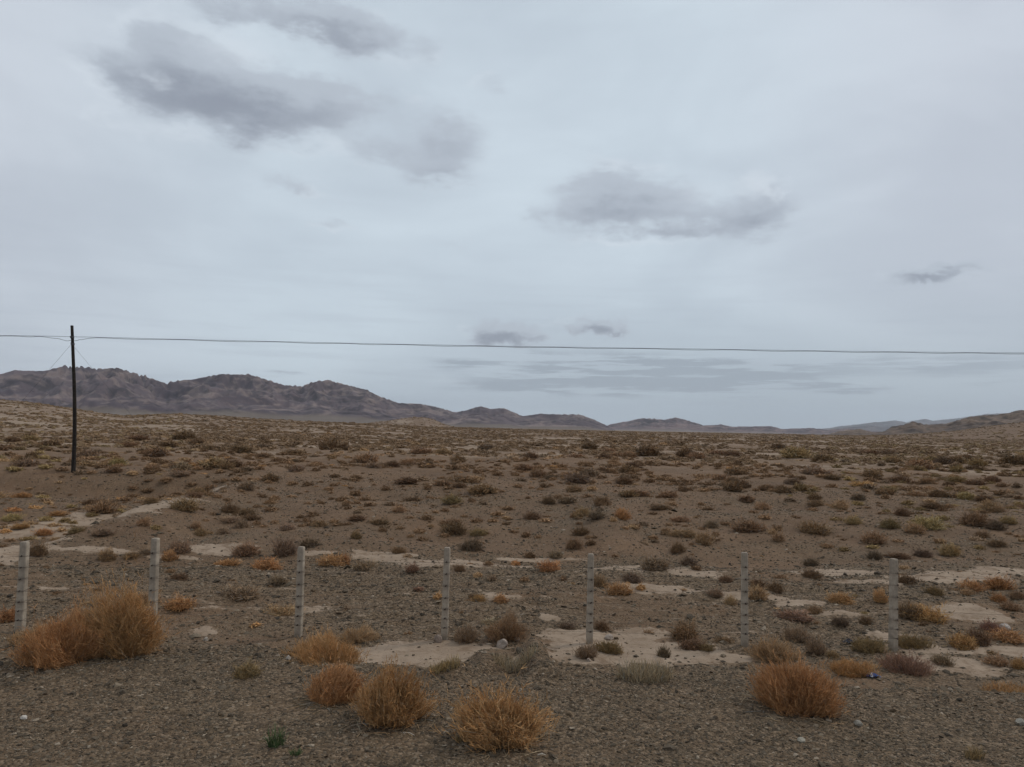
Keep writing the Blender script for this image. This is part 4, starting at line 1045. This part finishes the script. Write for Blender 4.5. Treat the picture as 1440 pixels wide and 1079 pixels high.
# warp so that cloud outlines are ragged
wa = w.math('MULTIPLY', w.math('SUBTRACT', nz1, 0.5), 0.10); we = w.math('MULTIPLY', w.math('SUBTRACT', nz2, 0.5), 0.065)
azw = w.math('ADD', azn, wa); elw = w.math('ADD', eln, we)
CLOUDS = [  # photo centre, half sizes, weight, tilt of every puff
    (255, 118, 85, 56, 0.95, 0), (330, 142, 105, 54, 1.1, -4), (415, 152, 100, 46, 1.1, -3), (236, 74, 54, 44, 0.65, 0), (186, 98, 50, 26, 0.6, -20), (480, 142, 80, 32, 0.5, 0), (540, 145, 60, 24, 0.22, 0), (320, 95, 80, 36, 0.35, 0),
    (325, 10, 90, 28, 0.75, 0), (420, 28, 88, 30, 0.9, -6), (500, 45, 74, 30, 0.95, -10), (548, 57, 32, 18, 0.45, -10),
    (530, 210, 50, 22, 0.5, 0), (604, 186, 66, 36, 0.75, 0), (616, 238, 58, 30, 1.0, 0), (645, 200, 40, 40, 0.45, 0), (600, 74, 36, 34, 0.42, 0), (690, 125, 28, 22, 0.4, 20), (115, 70, 40, 20, 0.3, 0), (138, 165, 28, 16, 0.28, -20),
    (828, 300, 84, 42, 1.0, 0), (872, 270, 70, 42, 0.9, 0), (915, 296, 72, 38, 0.8, 0), (962, 325, 90, 14, 0.6, 0), (1066, 300, 58, 34, 1.1, 8), (1058, 268, 40, 26, 0.35, 0), (1000, 300, 54, 30, 0.5, 0), (758, 300, 30, 16, 0.4, 0),
    (415, 263, 60, 15, 0.45, -6), (466, 316, 40, 9, 0.35, 0), (716, 471, 62, 18, 1.5, 0), (690, 476, 34, 9, 0.5, 0), (838, 460, 46, 13, 1.5, 0), (856, 466, 24, 7, 0.6, 0), (1312, 386, 62, 11, 1.2, 6), (630, 342, 40, 12, 0.2, -15),
    (850, 522, 270, 28, 0.95, 0), (980, 530, 180, 28, 1.0, 0), (760, 547, 170, 12, 0.75, 0), (1190, 546, 90, 7, 0.75, 0), (630, 513, 36, 8, 0.6, 0), (402, 524, 26, 6, 0.5, 0), (1340, 512, 220, 24, 0.45, 0), (1400, 540, 50, 8, 0.3, 0)]
def add(a, b): return b if a is None else w.math('ADD', a, b)
best = shade = low_best = None
nzl = w.noise(w.scale(dirn, (1.2, 1.2, 17)), 7.0, 6, 0.62)
azl = w.math('ADD', azn, w.math('MULTIPLY', w.math('SUBTRACT', nz1, 0.5), 0.10)); ell = w.math('ADD', eln, w.math('MULTIPLY', w.math('SUBTRACT', nz2, 0.5), 0.022))
nz5 = w.noise(w.scale(dirn, (1, 1, 1.8)), 38.0, 5, 0.6); nz6 = w.noise(w.scale(dirn, (1, 1, 1.6)), 30.0, 5, 0.6, 0.5)
azs = w.math('ADD', azn, w.math('MULTIPLY', w.math('SUBTRACT', nz5, 0.5), 0.075)); els = w.math('ADD', eln, w.math('MULTIPLY', w.math('SUBTRACT', nz6, 0.5), 0.034))
for (x, y, rx, ry, amp, tilt) in CLOUDS:
    if ry < 21 and 300 < y < 490: amp *= 1.35
    a0, e0 = azel(np.array(float(x)), np.array(float(y))); a0 = float(a0); e0 = math.atan(float(e0))
    th = math.radians(tilt) - ROLL
    band = y > 490; small = ry < 21 and not band
    da = w.math('MULTIPLY', w.math('SUBTRACT', azs if small else azl if band else azw, a0), math.cos(e0)); de = w.math('SUBTRACT', els if small else ell if band else elw, e0)
    ca, sa = math.cos(th), math.sin(th)
    u = w.math('ADD', w.math('MULTIPLY', da, ca * FPX / rx), w.math('MULTIPLY', de, sa * FPX / rx))
    v = w.math('ADD', w.math('MULTIPLY', da, -sa * FPX / ry), w.math('MULTIPLY', de, ca * FPX / ry))
    q = w.math('ADD', w.math('MULTIPLY', u, u), w.math('MULTIPLY', v, v))
    bl = w.math('MULTIPLY', w.math('EXPONENT', w.math('MULTIPLY', q, -1.7)), amp)
    # the undersides are the dark part
    sh = w.math('MULTIPLY', bl, w.ramp(v, -0.7, 0.9, 1.0, 0.0))
    if band: low_best = add(low_best, bl)
    else: best = add(best, bl); shade = add(shade, sh)
nz4 = w.noise(w.scale(dirn, (1, 1, 1.7)), 11.0, 8, 0.62)
den = w.math('MULTIPLY', best, w.math('ADD', 0.42, w.math('MULTIPLY', nz4, 1.25)))
den = w.math('ADD', den, w.math('MULTIPLY', w.math('SUBTRACT', nz4, 0.5), w.math('MULTIPLY', w.ramp(best, 0.02, 0.4), 0.8)))
cover_ = w.ramp(den, 0.04, 0.95)
dark = w.ramp(w.math('MULTIPLY', shade, w.math('ADD', 0.1, w.math('MULTIPLY', nz4, 1.8))), 0.12, 1.7)
lden = w.ramp(w.math('MULTIPLY', low_best, w.math('ADD', 0.25, w.math('MULTIPLY', w.ramp(nzl, 0.40, 0.60), 1.15))), 0.10, 0.85)
# high overcast: broad bands, warmer to the sides, a little darker low on the right
lin = lambda c: tuple(((v / 255 + 0.055) / 1.055) ** 2.4 for v in c)
over = w.mix(w.ramp(nz3, 0.35, 0.68), lin((196, 208, 219)), lin((211, 224, 234)))
side = w.ramp(w.math('ABSOLUTE', w.math('SUBTRACT', azn, -0.05)), 0.22, 0.62)
over = w.mix(w.math('MULTIPLY', side, 0.75), over, w.mix(w.ramp(nz3, 0.35, 0.65), lin((193, 199, 210)), lin((208, 214, 224))))
low = w.math('MULTIPLY', w.ramp(eln, 0.02, 0.22, 1.0, 0.0), w.ramp(azn, -0.35, 0.45, 0.15, 1.0))
over = w.mix(w.math('MULTIPLY', low, 0.8), over, lin((173, 187, 198)))
streak = w.ramp(w.noise(w.scale(dirn, (1.2, 1.2, 16)), 5.0, 6, 0.6), 0.42, 0.7)
over = w.mix(w.math('MULTIPLY', streak, w.ramp(eln, 0.0, 0.3, 0.35, 0.03)), over, lin((176, 186, 199)))
lit_ = None       # sunlit tops and torn bright scraps beside the dark undersides
for (x, y, rx, ry, amp) in ((1066, 258, 34, 20, 0.9), (1092, 272, 18, 20, 0.7), (975, 272, 60, 20, 0.4), (300, 68, 60, 24, 0.5), (212, 112, 30, 13, 0.6), (365, 75, 60, 26, 0.45), (560, 95, 60, 30, 0.35), (185, 145, 20, 10, 0.4), (870, 325, 60, 10, 0.35), (640, 535, 60, 8, 0.4), (1230, 540, 40, 6, 0.4)):
    a0, e0 = azel(np.array(float(x)), np.array(float(y))); a0 = float(a0); e0 = math.atan(float(e0))
    u = w.math('MULTIPLY', w.math('SUBTRACT', azs, a0), math.cos(e0) * FPX / rx); v = w.math('MULTIPLY', w.math('SUBTRACT', els, e0), FPX / ry)
    q = w.math('ADD', w.math('MULTIPLY', u, u), w.math('MULTIPLY', v, v))
    lit_ = add(lit_, w.math('MULTIPLY', w.math('EXPONENT', w.math('MULTIPLY', q, -1.4)), amp))
lit_ = w.ramp(w.math('MULTIPLY', lit_, w.math('ADD', 0.4, nz4)), 0.1, 0.95)
cl = w.mix(dark, lin((186, 195, 206)), lin((146, 153, 166)))
col = w.mix(w.math('MULTIPLY', cover_, 0.95), over, cl)
col = w.mix(w.math('MULTIPLY', lden, 0.85), col, lin((155, 166, 178)))
# thin bright rims round the thicker clouds
rim = w.math('MULTIPLY', w.ramp(best, 0.08, 0.25), w.ramp(best, 0.25, 0.6, 1.0, 0.0))
col = w.mix(w.math('MULTIPLY', rim, w.ramp(nz1, 0.48, 0.68, 0.0, 0.5)), col, lin((220, 229, 238)))
col = w.mix(w.math('MULTIPLY', lit_, 0.75), col, lin((216, 225, 234)))
nsk = w.scale(sky.outputs[0], (0.08, 0.08, 0.08))
col = w.mix(0.06, col, nsk)
w.put(bg.inputs[0], col); bg.inputs[1].default_value = 1.0

sd = bpy.data.lights.new('sun', 'SUN'); sd.energy = 1.2; sd.angle = math.radians(11); sd.color = (1.0, 0.95, 0.88)
so = bpy.data.objects.new('sun', sd); C.objects.link(so)
sv = Vector((math.sin(SUN_AZ) * math.cos(SUN_EL), math.cos(SUN_AZ) * math.cos(SUN_EL), math.sin(SUN_EL)))
so.rotation_euler = sv.to_track_quat('Z', 'Y').to_euler(); so.location = (60, 60, 120)

# ------------------------------------------------------------------ render settings
scene.render.engine = 'CYCLES'
cy = scene.cycles
cy.use_denoising = True
cy.max_bounces = 5; cy.diffuse_bounces = 3; cy.glossy_bounces = 1; cy.transmission_bounces = 2; cy.volume_bounces = 0
cy.use_adaptive_sampling = True; cy.adaptive_threshold = 0.02
vs = scene.view_settings
vs.view_transform = 'Standard'; vs.look = 'None'; vs.exposure = 0.0; vs.gamma = 1.0; vs.use_curve_mapping = False
